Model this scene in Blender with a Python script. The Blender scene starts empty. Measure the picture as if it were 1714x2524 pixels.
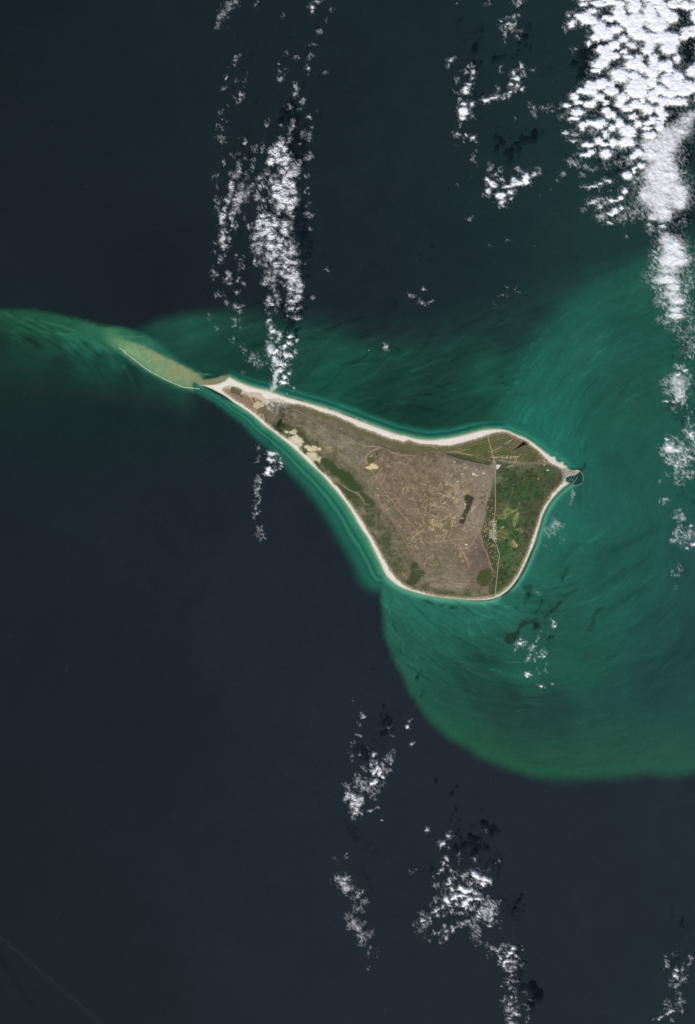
import bpy, math, random
import numpy as np
from mathutils import Vector

# ------------------------------------------------------------------ frame, camera, light
S = 15.0                     # metres of ground per unit of the tracing grid (the grid is 1714 x 2524)
CX, CY = 857.0, 1262.0       # the tracing grid's middle is the world origin
CAM_H = 150000.0
sc = bpy.context.scene
col = sc.collection

cam = bpy.data.cameras.new("camera")
cam.sensor_fit = 'VERTICAL'
cam.lens_unit = 'FOV'
cam.angle = 2 * math.atan((2524 * S / 2) / CAM_H)
cam.clip_start = 1000.0
cam.clip_end = 400000.0
cam_ob = bpy.data.objects.new("camera", cam)
cam_ob.location = (0, 0, CAM_H)
col.objects.link(cam_ob)
sc.camera = cam_ob

SUN_EL = math.radians(46)
SUN_DIR = Vector((-0.215 * math.cos(SUN_EL), -0.9766 * math.cos(SUN_EL), math.sin(SUN_EL))).normalized()
world = bpy.data.worlds.new("World")
sc.world = world
world.use_nodes = True
wn = world.node_tree
sky = wn.nodes.new('ShaderNodeTexSky')
sky.sky_type = 'NISHITA'
sky.sun_disc = False
sky.sun_elevation = SUN_EL
sky.sun_rotation = math.atan2(SUN_DIR.x, SUN_DIR.y)
bg = wn.nodes['Background']
bg.inputs['Strength'].default_value = 0.10
wn.links.new(sky.outputs['Color'], bg.inputs['Color'])

sun = bpy.data.lights.new("sun", 'SUN')
sun.energy = 4.2
sun.angle = math.radians(0.5)
sun.color = (1.0, 0.965, 0.92)
sun_ob = bpy.data.objects.new("sun", sun)
sun_ob.rotation_euler = SUN_DIR.to_track_quat('Z', 'Y').to_euler()
sun_ob.location = SUN_DIR * 20000
col.objects.link(sun_ob)

sc.view_settings.view_transform = 'Standard'
sc.view_settings.look = 'None'
sc.view_settings.exposure = 0.0
sc.view_settings.gamma = 1.0
sc.view_settings.use_curve_mapping = False
sc.render.filter_size = 1.1
sc.cycles.max_bounces = 6
sc.cycles.diffuse_bounces = 3
sc.cycles.transparent_max_bounces = 24
sc.cycles.sample_clamp_indirect = 1.0
sc.cycles.caustics_reflective = False
sc.cycles.caustics_refractive = False
sc.cycles.use_denoising = False
ILLUM = np.array((1.34, 1.33, 1.34))      # light on open ground: turns a colour seen from above into a surface colour

rng = np.random.default_rng(7)
random.seed(7)

# ------------------------------------------------------------------ numpy tools
def lin(c):
    c = np.asarray(c, dtype=np.float64) / 255.0
    return np.where(c <= 0.04045, c / 12.92, ((c + 0.055) / 1.055) ** 2.4)

def sm(a, b, x):
    t = np.clip((x - a) / (b - a), 0, 1)
    return t * t * (3 - 2 * t)

_P = np.random.default_rng(3).permutation(4096)
def _h(ix, iy, seed):
    return _P[(_P[(ix + seed * 57) & 4095] + iy) & 4095]
_GA = np.random.default_rng(5).uniform(0, 2 * math.pi, 4096)
_GX, _GY = np.cos(_GA), np.sin(_GA)
def perlin(x, y, seed=0):
    x = np.asarray(x, dtype=np.float64); y = np.asarray(y, dtype=np.float64)
    xi = np.floor(x).astype(np.int64); yi = np.floor(y).astype(np.int64)
    fx = x - xi; fy = y - yi
    u = fx * fx * fx * (fx * (fx * 6 - 15) + 10); v = fy * fy * fy * (fy * (fy * 6 - 15) + 10)
    def g(dx, dy):
        k = _h(xi + dx, yi + dy, seed)
        return _GX[k] * (fx - dx) + _GY[k] * (fy - dy)
    a = g(0, 0); b = g(1, 0); c = g(0, 1); d = g(1, 1)
    return 1.45 * ((a + (b - a) * u) * (1 - v) + (c + (d - c) * u) * v)
def fbm(x, y, oct=4, seed=0, gain=0.5):
    t = 0; amp = 1.0; tot = 0
    for o in range(oct):
        t = t + amp * perlin(x * 2.03 ** o + 11.3 * o, y * 2.03 ** o - 7.7 * o, seed + o)
        tot += amp; amp *= gain
    return t / tot * 1.25
_RX = np.random.default_rng(8).uniform(0.1, 0.9, 4096); _RY = np.random.default_rng(9).uniform(0.1, 0.9, 4096)
def worley(x, y, seed=0):
    xi = np.floor(x).astype(np.int64); yi = np.floor(y).astype(np.int64)
    f1 = np.full(x.shape, 9.0); f2 = np.full(x.shape, 9.0)
    for dx in (-1, 0, 1):
        for dy in (-1, 0, 1):
            k = _h(xi + dx, yi + dy, seed)
            d = (xi + dx + _RX[k] - x) ** 2 + (yi + dy + _RY[k] - y) ** 2
            f2 = np.minimum(f2, np.maximum(f1, d)); f1 = np.minimum(f1, d)
    return np.sqrt(f1), np.sqrt(f2)

class Grid:
    """A rectilinear grid over the tracing plane."""
    def __init__(s, xs, ys):
        s.xs, s.ys = np.asarray(xs, float), np.asarray(ys, float)
        s.X, s.Y = np.meshgrid(s.xs, s.ys)
        s.shape = s.X.shape
    def win(s, x0, y0, x1, y1):
        return (slice(np.searchsorted(s.ys, y0), np.searchsorted(s.ys, y1, 'right')),
                slice(np.searchsorted(s.xs, x0), np.searchsorted(s.xs, x1, 'right')))
    def line(s, pts, pad=60.0):
        """distance to an open polyline, capped at pad"""
        D = np.full(s.shape, float(pad * pad))
        for (ax, ay), (bx, by) in zip(pts[:-1], pts[1:]):
            w = s.win(min(ax, bx) - pad, min(ay, by) - pad, max(ax, bx) + pad, max(ay, by) + pad)
            X, Y = s.X[w], s.Y[w]
            if X.size == 0: continue
            ux, uy = bx - ax, by - ay
            t = np.clip(((X - ax) * ux + (Y - ay) * uy) / (ux * ux + uy * uy + 1e-9), 0, 1)
            D[w] = np.minimum(D[w], (X - ax - t * ux) ** 2 + (Y - ay - t * uy) ** 2)
        return np.sqrt(D)
    def poly(s, pts, pad=60.0):
        """signed distance to a closed polygon, positive inside, capped at +-pad"""
        D = s.line(list(pts) + [pts[0]], pad)
        ins = np.zeros(s.shape, bool)
        n = len(pts)
        for i in range(n):
            (ax, ay), (bx, by) = pts[i], pts[(i + 1) % n]
            if ay == by: continue
            lo, hi = min(ay, by), max(ay, by)
            r0, r1 = np.searchsorted(s.ys, lo), np.searchsorted(s.ys, hi)
            if r0 >= r1: continue
            yy = s.ys[r0:r1]
            xc = ax + (yy - ay) * (bx - ax) / (by - ay)
            ins[r0:r1] ^= s.xs[None, :] < xc[:, None]
        return np.where(ins, D, -D)
    def idw(s, pts, w=None, soft=60.0, p=2.2):
        """colour field from control points (x, y, (r, g, b))"""
        w = w or (slice(None), slice(None))
        X, Y = s.X[w], s.Y[w]
        num = np.zeros(X.shape + (3,)); den = np.zeros(X.shape)
        for x, y, c in pts:
            k = 1.0 / ((X - x) ** 2 + (Y - y) ** 2 + soft * soft) ** p
            num += k[..., None] * lin(c); den += k
        return num / den[..., None]

def smooth_poly(pts, n=3, closed=True):
    P = np.array(pts, float); out = []; N = len(P)
    for i in range(N if closed else N - 1):
        p1, p2 = P[i], P[(i + 1) % N]
        p0 = P[i - 1] if closed or i > 0 else p1
        p3 = P[(i + 2) % N] if closed or i + 2 < N else p2
        for k in range(n):
            t = k / n
            out.append(tuple(0.5 * ((2 * p1) + (-p0 + p2) * t + (2 * p0 - 5 * p1 + 4 * p2 - p3) * t * t + (-p0 + 3 * p1 - 3 * p2 + p3) * t ** 3)))
    if not closed: out.append(tuple(P[-1]))
    return out

def mix(C, c, m, w=None):
    """blend colour c (sRGB triple or an array of linear colours) into C by mask m"""
    c = lin(c) if isinstance(c, tuple) else c
    if w is None:
        C += (c - C) * m[..., None]
    else:
        C[w] += (c - C[w]) * m[..., None]

def ramp(d, stops):
    xs = [a for a, _ in stops]
    cs = np.array([lin(b) for _, b in stops])
    return np.stack([np.interp(d, xs, cs[:, k]) for k in range(3)], -1)

def cv(txt, ox, oy, k):
    """numbers traced on an enlarged view -> grid points"""
    v = [float(a) for a in txt.replace(';', ' ').split()]
    return [(ox + v[i] / k, oy + v[i + 1] / k) for i in range(0, len(v), 2)]

def wx(px): return (px - CX) * S
def wy(py): return (CY - py) * S

# ------------------------------------------------------------------ scene helpers
def tag(o, label=None, cat=None, group=None, kind=None):
    if label: o['label'] = label
    if cat: o['category'] = cat
    if group: o['group'] = group
    if kind: o['kind'] = kind
    return o

def np_mesh(name, V, F, attrs=None, smooth=True):
    """V n*3 floats, F m*4 or m*3 indices, attrs {name: n values or n*4 colours}"""
    me = bpy.data.meshes.new(name)
    n, m, k = len(V), len(F), F.shape[1]
    me.vertices.add(n); me.vertices.foreach_set('co', np.ascontiguousarray(V, dtype=np.float32).ravel())
    me.loops.add(m * k); me.loops.foreach_set('vertex_index', np.ascontiguousarray(F, dtype=np.int32).ravel())
    me.polygons.add(m); me.polygons.foreach_set('loop_start', np.arange(0, m * k, k, dtype=np.int32))
    me.polygons.foreach_set('use_smooth', np.full(m, smooth, dtype=bool))
    me.update(calc_edges=True)
    for an, a in (attrs or {}).items():
        if a.ndim == 1:
            me.attributes.new(an, 'FLOAT', 'POINT').data.foreach_set('value', np.ascontiguousarray(a, dtype=np.float32))
        else:
            if a.shape[1] == 3: a = np.concatenate([a, np.ones((len(a), 1))], 1)
            me.attributes.new(an, 'FLOAT_COLOR', 'POINT').data.foreach_set('color', np.ascontiguousarray(a, dtype=np.float32).ravel())
    return me

def ob(name, me, mat=None, parent=None, loc=None):
    o = bpy.data.objects.new(name, me)
    if mat and me is not None and not me.materials: me.materials.append(mat)
    if parent: o.parent = parent
    if loc: o.location = loc
    col.objects.link(o)
    return o

def new_mat(name):
    m = bpy.data.materials.new(name); m.use_nodes = True
    return m, m.node_tree.nodes, m.node_tree.links

def plain(name, rgb, rough=0.8, noise=0.0, nscale=0.05):
    m, N, L = new_mat(name)
    b = N['Principled BSDF']
    c = lin(rgb) / ILLUM
    b.inputs['Roughness'].default_value = rough
    b.inputs['Specular IOR Level'].default_value = 0.2
    b.inputs['Base Color'].default_value = (*c, 1)
    if noise:
        tc = N.new('ShaderNodeNewGeometry'); nz = N.new('ShaderNodeTexNoise'); nz.inputs['Scale'].default_value = nscale
        nz.inputs['Detail'].default_value = 4
        mr = N.new('ShaderNodeMapRange'); mr.inputs['To Min'].default_value = 1 - noise; mr.inputs['To Max'].default_value = 1 + noise
        mx = N.new('ShaderNodeMix'); mx.data_type = 'RGBA'; mx.blend_type = 'MULTIPLY'; mx.inputs['Factor'].default_value = 1
        mx.inputs[6].default_value = (*c, 1)
        L.new(tc.outputs['Position'], nz.inputs['Vector']); L.new(nz.outputs['Fac'], mr.inputs['Value'])
        L.new(mr.outputs['Result'], mx.inputs[7]); L.new(mx.outputs[2], b.inputs['Base Color'])
    return m

def attr_mat(name, rough, spec, scales, amps, ior=1.45, bump=0.0, bscale=0.01):
    """surface colour from the mesh's colour layer, broken up by world-space noise"""
    m, N, L = new_mat(name)
    b = N['Principled BSDF']
    b.inputs['Roughness'].default_value = rough
    b.inputs['Specular IOR Level'].default_value = spec
    b.inputs['IOR'].default_value = ior
    at = N.new('ShaderNodeAttribute'); at.attribute_name = 'surf'
    geo = N.new('ShaderNodeNewGeometry')
    cur = at.outputs['Color']
    for s_, a_ in zip(scales, amps):
        nz = N.new('ShaderNodeTexNoise'); nz.inputs['Scale'].default_value = s_; nz.inputs['Detail'].default_value = 5
        nz.inputs['Roughness'].default_value = 0.6
        L.new(geo.outputs['Position'], nz.inputs['Vector'])
        mr = N.new('ShaderNodeMapRange'); mr.inputs['From Min'].default_value = 0.25; mr.inputs['From Max'].default_value = 0.75
        mr.inputs['To Min'].default_value = 1 - a_; mr.inputs['To Max'].default_value = 1 + a_
        L.new(nz.outputs['Fac'], mr.inputs['Value'])
        mx = N.new('ShaderNodeMix'); mx.data_type = 'RGBA'; mx.blend_type = 'MULTIPLY'; mx.inputs['Factor'].default_value = 1
        L.new(cur, mx.inputs[6]); L.new(mr.outputs['Result'], mx.inputs[7]); cur = mx.outputs[2]
    L.new(cur, b.inputs['Base Color'])
    if bump:
        nz = N.new('ShaderNodeTexNoise'); nz.inputs['Scale'].default_value = bscale; nz.inputs['Detail'].default_value = 6
        L.new(geo.outputs['Position'], nz.inputs['Vector'])
        bp = N.new('ShaderNodeBump'); bp.inputs['Strength'].default_value = 1.0; bp.inputs['Distance'].default_value = bump
        L.new(nz.outputs['Fac'], bp.inputs['Height']); L.new(bp.outputs['Normal'], b.inputs['Normal'])
    return m
# ------------------------------------------------------------------ coast lines
SEC_N = [(494.3,948.5),(525.6,947.5),(542.7,943.7),(556,937),(566.5,929.5),(578.9,936.1),(597.9,944.7),(624.5,954.2),(654.9,961.8),(679.6,969.4),(708.1,978.9),(728.5,984.7),(757,992.3),(785.6,1000.9),(814,1009.4),(842.6,1019.9),(871,1030.3),(899.6,1041.7),(928,1052),(956.7,1062.7),(985,1071.2),(999,1073.3),(1018,1079),(1040.8,1082.8),(1065.6,1084.1),(1094,1080.9),(1116.9,1078),(1141.6,1072.3),(1166.3,1065.7),(1189,1060),(1212,1057.5),(1236.7,1057.5),(1252,1061)]
SEC_NE = [(1252,1061),(1275,1071.4),(1294,1079),(1313,1090.4),(1328.3,1101.8),(1343.5,1114),(1350.2,1118.9),(1358.7,1125.6),(1368.2,1126.5),(1370,1134.1),(1377.7,1140.8),(1387.2,1138.9),(1389.1,1145.5),(1396.7,1149.3),(1398.3,1154.1),(1406.2,1158.8),(1413.8,1159.8),(1425.2,1157.9),(1429.4,1161.7)]
SEC_H = [(1429.4,1161.7),(1425.2,1165.5),(1417.7,1171.2),(1406.2,1173.1),(1397.7,1176.9),(1394.8,1182.6),(1398.6,1187.3),(1404,1190)]
SEC_E = [(1404,1190),(1400,1194),(1389.1,1201.6),(1377.7,1212),(1366.3,1224.4),(1354.5,1240),(1344.5,1257),(1336.7,1274.1),(1332,1291.3),(1326.2,1310.3),(1321,1328),(1315,1346),(1307,1364),(1298.6,1383.5),(1289,1403.7),(1279.6,1420.8),(1268.2,1437.9),(1256.8,1451.2),(1243.5,1462.6),(1226.4,1472)]
SEC_S = [(1226.4,1472),(1209.3,1477.4),(1186.5,1479.7),(1156.7,1478.7),(1128,1476.8),(1099.6,1474),(1071,1470.2),(1044.5,1465.4),(1021.7,1459.7),(998.9,1452),(981.7,1444.5),(966.5,1433),(953.2,1419.8),(944.7,1404.6)]
SEC_SW = [(944.7,1404.6),(938,1388),(930.4,1372.2),(920.9,1353.2),(911.5,1334.2),(902,1318),(892.2,1305),(880.8,1286.4),(869.4,1265.5),(856,1244.6),(842.7,1227.5),(827.5,1208.4),(810.4,1189.4),(795.2,1172.3),(778,1156),(757,1136.8),(738,1117.8),(719,1100.7),(689,1076.8),(670,1061.6),(651,1048.3),(632,1031.2),(613,1016),(594,1003.6),(575,991.3),(556,977),(537,966.5),(518,957),(502.8,951.3),(494.3,948.5)]
COAST = [p for s in (SEC_N, SEC_NE, SEC_H, SEC_E, SEC_S, SEC_SW) for p in s[:-1]]
COAST_S = smooth_poly(COAST, 3)
INNER = [(551,955),(567.5,951.3),(594,957),(601.7,964.6),(613,968.4),(628.3,966.5),(643.5,970.3),(651,981.7),(666.3,983.7),(685.3,981.7),(708,991.3),(743.7,999),(776,1007.5),(791.3,1015),(817.9,1020.8),(844.5,1032.2),(865.4,1041.7),(882.5,1051.3),(909,1059.8),(937.6,1071.2),(956.7,1079.8),(981.4,1084.5),(995,1090.4),(1008.5,1084.7),(1027.5,1091.3),(1052,1095),(1094,1098),(1116.9,1096),(1136,1092.3),(1160.6,1084.7),(1179.6,1080),(1198.6,1073.3),(1217.6,1066.6),(1234.8,1063.8),(1250,1064.2),(1256,1067.6),(1271.3,1075.2),(1288.4,1083.8),(1303.6,1092),(1316.9,1103.7),(1330,1113.2),(1339.7,1124.7),(1351,1135),(1362.5,1143.6),(1377.7,1150.3),(1391,1157.9),(1403,1162),(1418,1163),(1418,1168),(1404,1170),(1393,1175),(1390,1182.6),(1385.2,1191),(1374,1203.5),(1360.5,1218.7),(1350,1235.8),(1339.5,1252),(1331,1272.2),(1325.2,1293),(1318,1314),(1310.5,1336.9),(1302.4,1359.6),(1293.8,1380),(1284.5,1400.8),(1274,1419),(1258.7,1441.7),(1243.5,1455.5),(1224.5,1467.5),(1201.7,1474),(1175,1475.5),(1137,1474.5),(1108.5,1471.5),(1080,1469),(1067.3,1465.4),(1040.7,1459.2),(1014,1451),(995,1440.7),(979.8,1427.4),(966.5,1412),(957,1395),(945.6,1376),(934.2,1355),(920.9,1330.4),(913,1318.5),(901.7,1300),(886.5,1273),(871.3,1252.2),(856,1231.3),(842.7,1212.2),(825.6,1193.2),(808.5,1176),(791.4,1161),(778,1147),(764.6,1131),(749.4,1117.8),(733,1100),(719,1089),(704,1079),(680,1061),(659,1044.5),(640,1028.5),(622,1013),(606,1002),(581,987),(560,972),(549,962)]
INNER_S = smooth_poly(INNER, 2)

# ------------------------------------------------------------------ the sea: colour of the water and of what lies in it
xs = np.concatenate([[-6000, -3500, -2000, -1100], np.arange(-700, -60, 16.0), np.arange(-60, 440, 5.0), np.arange(440, 1500, 2.0), np.arange(1500, 1790, 4.0), np.arange(1790, 2700, 14.0), [2900, 3400, 4000, 5500, 8000]])
ys = np.concatenate([[-6000, -3500, -2000, -1100, -600, -300, -140], np.arange(-60, 730, 5.0), np.arange(730, 1960, 2.0), np.arange(1960, 2590, 5.0), [2700, 2900, 3200, 3800, 4800, 6000, 9000]])
G = Grid(xs, ys)
X, Y = G.X, G.Y
XC, YC = np.clip(X, -900, 2900), np.clip(Y, -900, 3300)
big = fbm(XC / 240, YC / 240, 4, 21)
med = fbm(XC / 60, YC / 60, 4, 31)
fine = fbm(XC / 14, YC / 14, 3, 41)

DEEP = [(0,0,(26,37,42)),(300,150,(29,39,45)),(500,0,(31,41,48)),(800,150,(31,42,48)),(1000,0,(32,44,50)),(1300,100,(33,48,54)),(1500,300,(34,53,57)),(0,350,(29,38,44)),(0,600,(30,38,46)),(300,680,(29,36,44)),(400,760,(28,35,43)),(600,400,(32,42,48)),(900,600,(31,41,50)),(1100,600,(31,44,50)),(1100,350,(32,44,49)),(1300,500,(32,49,53)),(1450,560,(34,62,60)),(1650,480,(33,58,58)),(1714,200,(34,52,56)),(0,950,(27,47,45)),(200,960,(27,44,44)),(400,1000,(28,44,46)),(0,1150,(28,40,46)),(0,1300,(29,37,47)),(400,1300,(32,39,49)),(700,1500,(34,41,52)),(800,1350,(33,41,50)),(900,1800,(34,42,52)),(300,1800,(28,37,44)),(0,1700,(27,36,43)),(0,2100,(25,34,40)),(0,2524,(24,34,40)),(300,2400,(25,35,41)),(600,2300,(30,40,48)),(1000,2200,(32,41,49)),(1400,2100,(35,43,52)),(1714,2000,(35,46,54)),(1714,2524,(33,46,52)),(1300,2524,(33,42,50)),(1100,1900,(34,42,51))]
C = G.idw(DEEP, soft=150, p=2.0)
C *= (1 + 0.07 * big + 0.05 * med + 0.03 * fine)[..., None] * np.array((0.92, 0.955, 0.88))
C *= 1 + fbm(XC / 30, YC / 24, 3, 51)[..., None] * np.array((0.06, -0.02, 0.06))

# north shoal
W = G.win(-60, 380, 2600, 1300)
NORTH = [(330,820,(29,62,54)),(420,800,(33,76,64)),(480,800,(33,80,66)),(600,790,(32,72,61)),(600,880,(27,64,53)),(540,900,(27,66,55)),(700,900,(28,68,57)),(750,850,(29,72,60)),(700,800,(29,66,57)),(820,930,(30,82,67)),(880,900,(29,74,61)),(950,985,(25,62,51)),(1050,1010,(25,61,50)),(1000,900,(29,68,57)),(1100,900,(28,62,54)),(1160,1000,(28,70,57)),(1200,950,(32,84,68)),(1050,820,(31,60,55)),(1250,800,(32,60,56)),(1400,650,(34,66,62)),(900,780,(31,52,52)),(1000,960,(27,64,53))]
top = smooth_poly([(290,830),(330,808),(380,786),(440,768),(520,758),(600,757),(700,768),(800,775),(900,785),(1000,790),(1100,770),(1200,735),(1320,690),(1450,640),(1560,600),(1700,545),(1790,515),(1950,500),(2150,540),(2300,650),(2360,820)], 3, False)
nshoal = G.poly(top + [(2380, 1100), (2300, 1300), (900, 1300), (700, 1130), (480, 945)], 160)
soft = np.interp(XC, [300, 600, 800, 1000, 1790, 2400], [22, 45, 70, 95, 95, 130])
nm = sm(-0.3, 1.0, nshoal / soft + 0.10 * med)
field = G.idw(NORTH, W, soft=40)
u = (X * 0.95 - Y * 0.32); v = (X * 0.32 + Y * 0.95)
streak = fbm(u[W] / 130 + 0.4 * med[W], v[W] / 17, 4, 61)
field = field * (1 + 0.20 * streak + 0.06 * med[W])[..., None]
mix(C, field, nm[W], W)

# the bright eastern and south-eastern shoal
EAST = [(1300,950,(36,98,82)),(1300,1050,(37,110,93)),(1240,1010,(35,100,82)),(1380,1080,(38,108,92)),(1450,850,(38,97,82)),(1400,780,(36,92,78)),(1550,720,(38,90,76)),(1550,800,(35,84,71)),(1550,950,(38,86,73)),(1550,1150,(36,88,75)),(1480,1050,(35,92,76)),(1480,1250,(37,94,81)),(1400,1300,(40,108,91)),(1330,1400,(40,104,86)),(1400,1400,(38,96,80)),(1500,1400,(35,86,74)),(1600,1400,(36,88,76)),(1700,1400,(36,80,75)),(1700,1600,(35,70,68)),(1500,1500,(36,92,78)),(1600,1550,(34,80,74)),(1250,1500,(42,106,88)),(1150,1520,(44,110,92)),(1050,1500,(42,110,91)),(960,1460,(44,108,90)),(960,1550,(38,94,77)),(1050,1600,(36,91,75)),(1120,1580,(37,94,77)),(1200,1620,(33,82,69)),(1150,1650,(32,74,64)),(1300,1650,(35,92,76)),(1250,1740,(35,66,58)),(1180,1720,(34,72,62)),(1350,1750,(35,68,62)),(1100,1720,(33,80,66)),(1060,1740,(34,84,67)),(1000,1640,(38,92,76)),(1200,1850,(36,84,64)),(1120,1800,(35,86,66)),(1350,1885,(36,82,64)),(1500,1860,(38,84,67)),(1650,1870,(40,86,69)),(1500,1720,(34,76,68)),(1600,1700,(34,72,69)),(1700,1750,(36,76,69)),(1450,1650,(36,88,73)),(1400,1560,(37,88,74)),(1330,1540,(37,86,73))]
edge = smooth_poly([(1226,1072),(1222,1040),(1240,985),(1262,930),(1298,862),(1350,795),(1420,728),(1500,678),(1600,635),(1720,590),(1850,560),(2000,580),(2150,660),(2270,800),(2330,1000),(2350,1200),(2330,1400),(2270,1600),(2150,1760),(2000,1860),(1850,1900),(1714,1911),(1600,1914),(1520,1919),(1440,1924),(1368,1924),(1320,1918),(1281,1907),(1232,1889),(1184,1868),(1140,1842),(1097,1814),(1068,1787),(1043,1759),(1018,1720),(999,1684),(981,1650),(967,1618),(952,1578),(944,1542),(939,1495),(936,1444),(930,1400),(960,1380),(1100,1300)], 3)
esd = G.poly(edge, 120)
northside = sm(1180, 1050, Y)
soft = 17 + 60 * sm(1800, 2100, X) + 50 * northside + np.interp(XC, [1000, 1250, 1500], [0, 12, 18]) * sm(1600, 1750, Y)
em = sm(-0.55, 0.75, (esd + 2.5 * fine + 3.0 * med) / soft + 0.10 * med)
W = G.win(850, 400, 2600, 2050)
field = G.idw(EAST, W, soft=45)
r1 = np.hypot(X - 1330, Y - 1230); t1 = np.arctan2(Y - 1230, X - 1330)
r2 = np.hypot(X - 1720, Y - 1190); t2 = np.arctan2(Y - 1190, X - 1720)
st1 = fbm(t1[W] * 4.5 + 0.35 * med[W], r1[W] / 20, 4, 71)
st1b = fbm(t1[W] * 11 + 0.5 * med[W] + r1[W] / 260, r1[W] / 8.5, 3, 73)
st2 = fbm(t2[W] * 3.2 + 0.4 * med[W], r2[W] / 32, 4, 81)
sth = sm(1150, 1320, Y[W])
near = sm(1800, 1560, Y[W]) * sm(1300, 1120, X[W])
st = sth * (0.12 * st1 + (0.08 + 0.15 * near) * st1b) + (1 - sth) * 0.13 * st2
field = field * (1 + st + 0.05 * med[W] + 0.03 * fine[W])[..., None]
mix(C, field, em[W], W)
rim = np.exp(-((esd - 22) / 14) ** 2) * sm(1420, 1600, Y) * sm(1900, 1500, X + 0.0)
mix(C, (40, 98, 72), 0.32 * rim)

# plume and drowned sandbank off the western point
k8 = 3.0346
plume_top = cv("-1500 240 -1100 180 -700 135 -300 112 0 118 130 122 260 128 400 155 540 185 660 215 740 240 800 250 900 258 1000 280 1100 318 1200 370 1300 470 1400 555 1500 615 1578 628", 0, 720, k8)
plume = G.poly([(-560, 830)] + plume_top + [(520, 945), (494, 950), (445, 940), (380, 920), (330, 935), (250, 930), (150, 915), (60, 900), (-70, 880), (-300, 880), (-560, 880)], 90)
pm = np.where(Y > 860 + 0.12 * X, 1.0, sm(-6, 12, plume + 3 * fine)) * sm(540, 500, X) * np.where(Y > 925 + 0.0 * X, sm(500, 440, X), 1.0)
W = G.win(-640, 700, 560, 1060)
PL = [(0,775,(35,84,63)),(0,800,(31,70,54)),(0,840,(28,56,47)),(80,780,(36,86,65)),(60,810,(34,84,63)),(60,850,(28,62,50)),(160,800,(38,92,69)),(230,812,(46,106,80)),(180,840,(38,100,78)),(130,850,(30,72,57)),(200,870,(29,80,64)),(150,895,(27,58,49)),(240,850,(44,108,84)),(280,832,(72,128,93)),(250,885,(28,74,60)),(300,890,(30,84,69)),(310,830,(46,110,84)),(350,825,(40,102,80)),(360,850,(52,116,88)),(320,920,(27,62,52)),(380,915,(30,80,66)),(400,850,(40,100,80)),(440,900,(44,108,86)),(480,922,(50,118,92)),(520,935,(70,130,98)),(430,935,(32,88,72)),(470,945,(34,92,76))]
field = G.idw(PL, W, soft=14, p=2.0)
up = X * 0.93 + Y * 0.36; vp = -X * 0.36 + Y * 0.93
field *= (1 + 0.13 * fbm(up[W] / 60, vp[W] / 7.5 + 0.5 * med[W], 4, 91))[..., None]
fade = sm(0, 1, np.clip((10 * med + G.poly([(-480, 640), (600, 640), (600, 960), (494, 955), (380, 925), (300, 918), (200, 905), (100, 893), (0, 880), (-70, 878), (-480, 868)], 140) + 95) / 150, 0, 1))
mix(C, field, (pm * fade)[W], W)
BANK = cv("865 338 950 362 1030 397 1100 430 1200 482 1300 532 1400 582 1500 636 1503 700 1485 722 1380 708 1300 676 1220 640 1140 596 1060 545 980 487 900 424 830 372", 0, 720, k8)
bsd = G.poly(smooth_poly(BANK, 3), 40)
mix(C, (58, 122, 92), 0.75 * sm(-16, 2, bsd + 3 * fine) * sm(265, 310, X))
W = G.win(230, 800, 520, 980)
BK = [(285,832,(92,140,100)),(300,845,(112,152,106)),(330,860,(122,157,112)),(340,850,(136,158,114)),(360,885,(120,158,114)),(390,880,(146,158,114)),(400,905,(132,158,112)),(430,925,(140,155,110)),(450,910,(150,156,113)),(470,930,(140,152,107)),(485,950,(142,146,104)),(445,945,(120,150,112)),(380,910,(122,158,116))]
field = G.idw(BK, W, soft=10)
ub = X * 0.86 + Y * 0.51; vb = -X * 0.51 + Y * 0.86
field *= (1 + 0.16 * fbm(ub[W] / 5.5, vb[W] / 26, 4, 95) + 0.08 * med[W] + 0.06 * fine[W])[..., None]
mix(C, field, 0.95 * sm(-8.0, 5.0, bsd + 2.5 * fine + 1.5 * med)[W], W)
spit_n = G.poly([(494,950),(496,938),(515,936),(535,932),(552,926),(566,924),(570,932),(556,940),(540,947)], 30)
mix(C, (150, 152, 110), 0.8 * sm(-4, 3, spit_n + 1.5 * fine))

# coastal bands
coast = G.poly(COAST_S, 110)
dSW, dN, dNE, dE, dS = [G.line(smooth_poly(s, 3, False), 110) for s in (SEC_SW, SEC_N, SEC_NE, SEC_E, SEC_S)]
wob = 1.5 * fine + 2.5 * med
wid = np.interp(XC, [440, 495, 600, 700, 800, 880, 935, 960], [20, 34, 46, 66, 82, 88, 76, 60])
dd = dSW + wob
band = ramp(np.where(wid > 30, dd * 70 / np.maximum(wid, 30), dd), [(0, (150, 175, 130)), (3, (88, 150, 112)), (6, (66, 138, 106)), (9, (50, 122, 96)), (11, (60, 132, 102)), (13, (46, 116, 92)), (15, (40, 110, 88)), (18, (30, 92, 76)), (21, (46, 116, 93)), (23.5, (58, 130, 102)), (26, (46, 114, 92)), (29, (32, 94, 78)), (38, (36, 100, 82)), (50, (30, 84, 70)), (62, (27, 66, 60))])
west = sm(965, 935, X + (Y - 1400) * 0.2) * sm(0, 6, -coast + 6)
below = sm(-3, 3, (Y - 950) - (X - 494) * 0.55)          # seaward (south-west) side of the point only
mix(C, band, sm(1.0, 0.55, dd / wid) * west * np.maximum(below, sm(600, 620, X)) * (1 - 0.0 * X))
dd = dN + wob * 0.6
band = ramp(dd, [(0, (165, 172, 132)), (2.5, (100, 152, 116)), (5, (62, 134, 106)), (9, (36, 104, 86)), (13, (25, 78, 66)), (18, (40, 114, 94)), (23, (34, 102, 84)), (30, (29, 86, 70)), (44, (27, 74, 62))])
nw = 36 * np.interp(XC, [500, 700, 800, 1100, 1260], [0.55, 0.8, 1.0, 1.0, 0.6])
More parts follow.
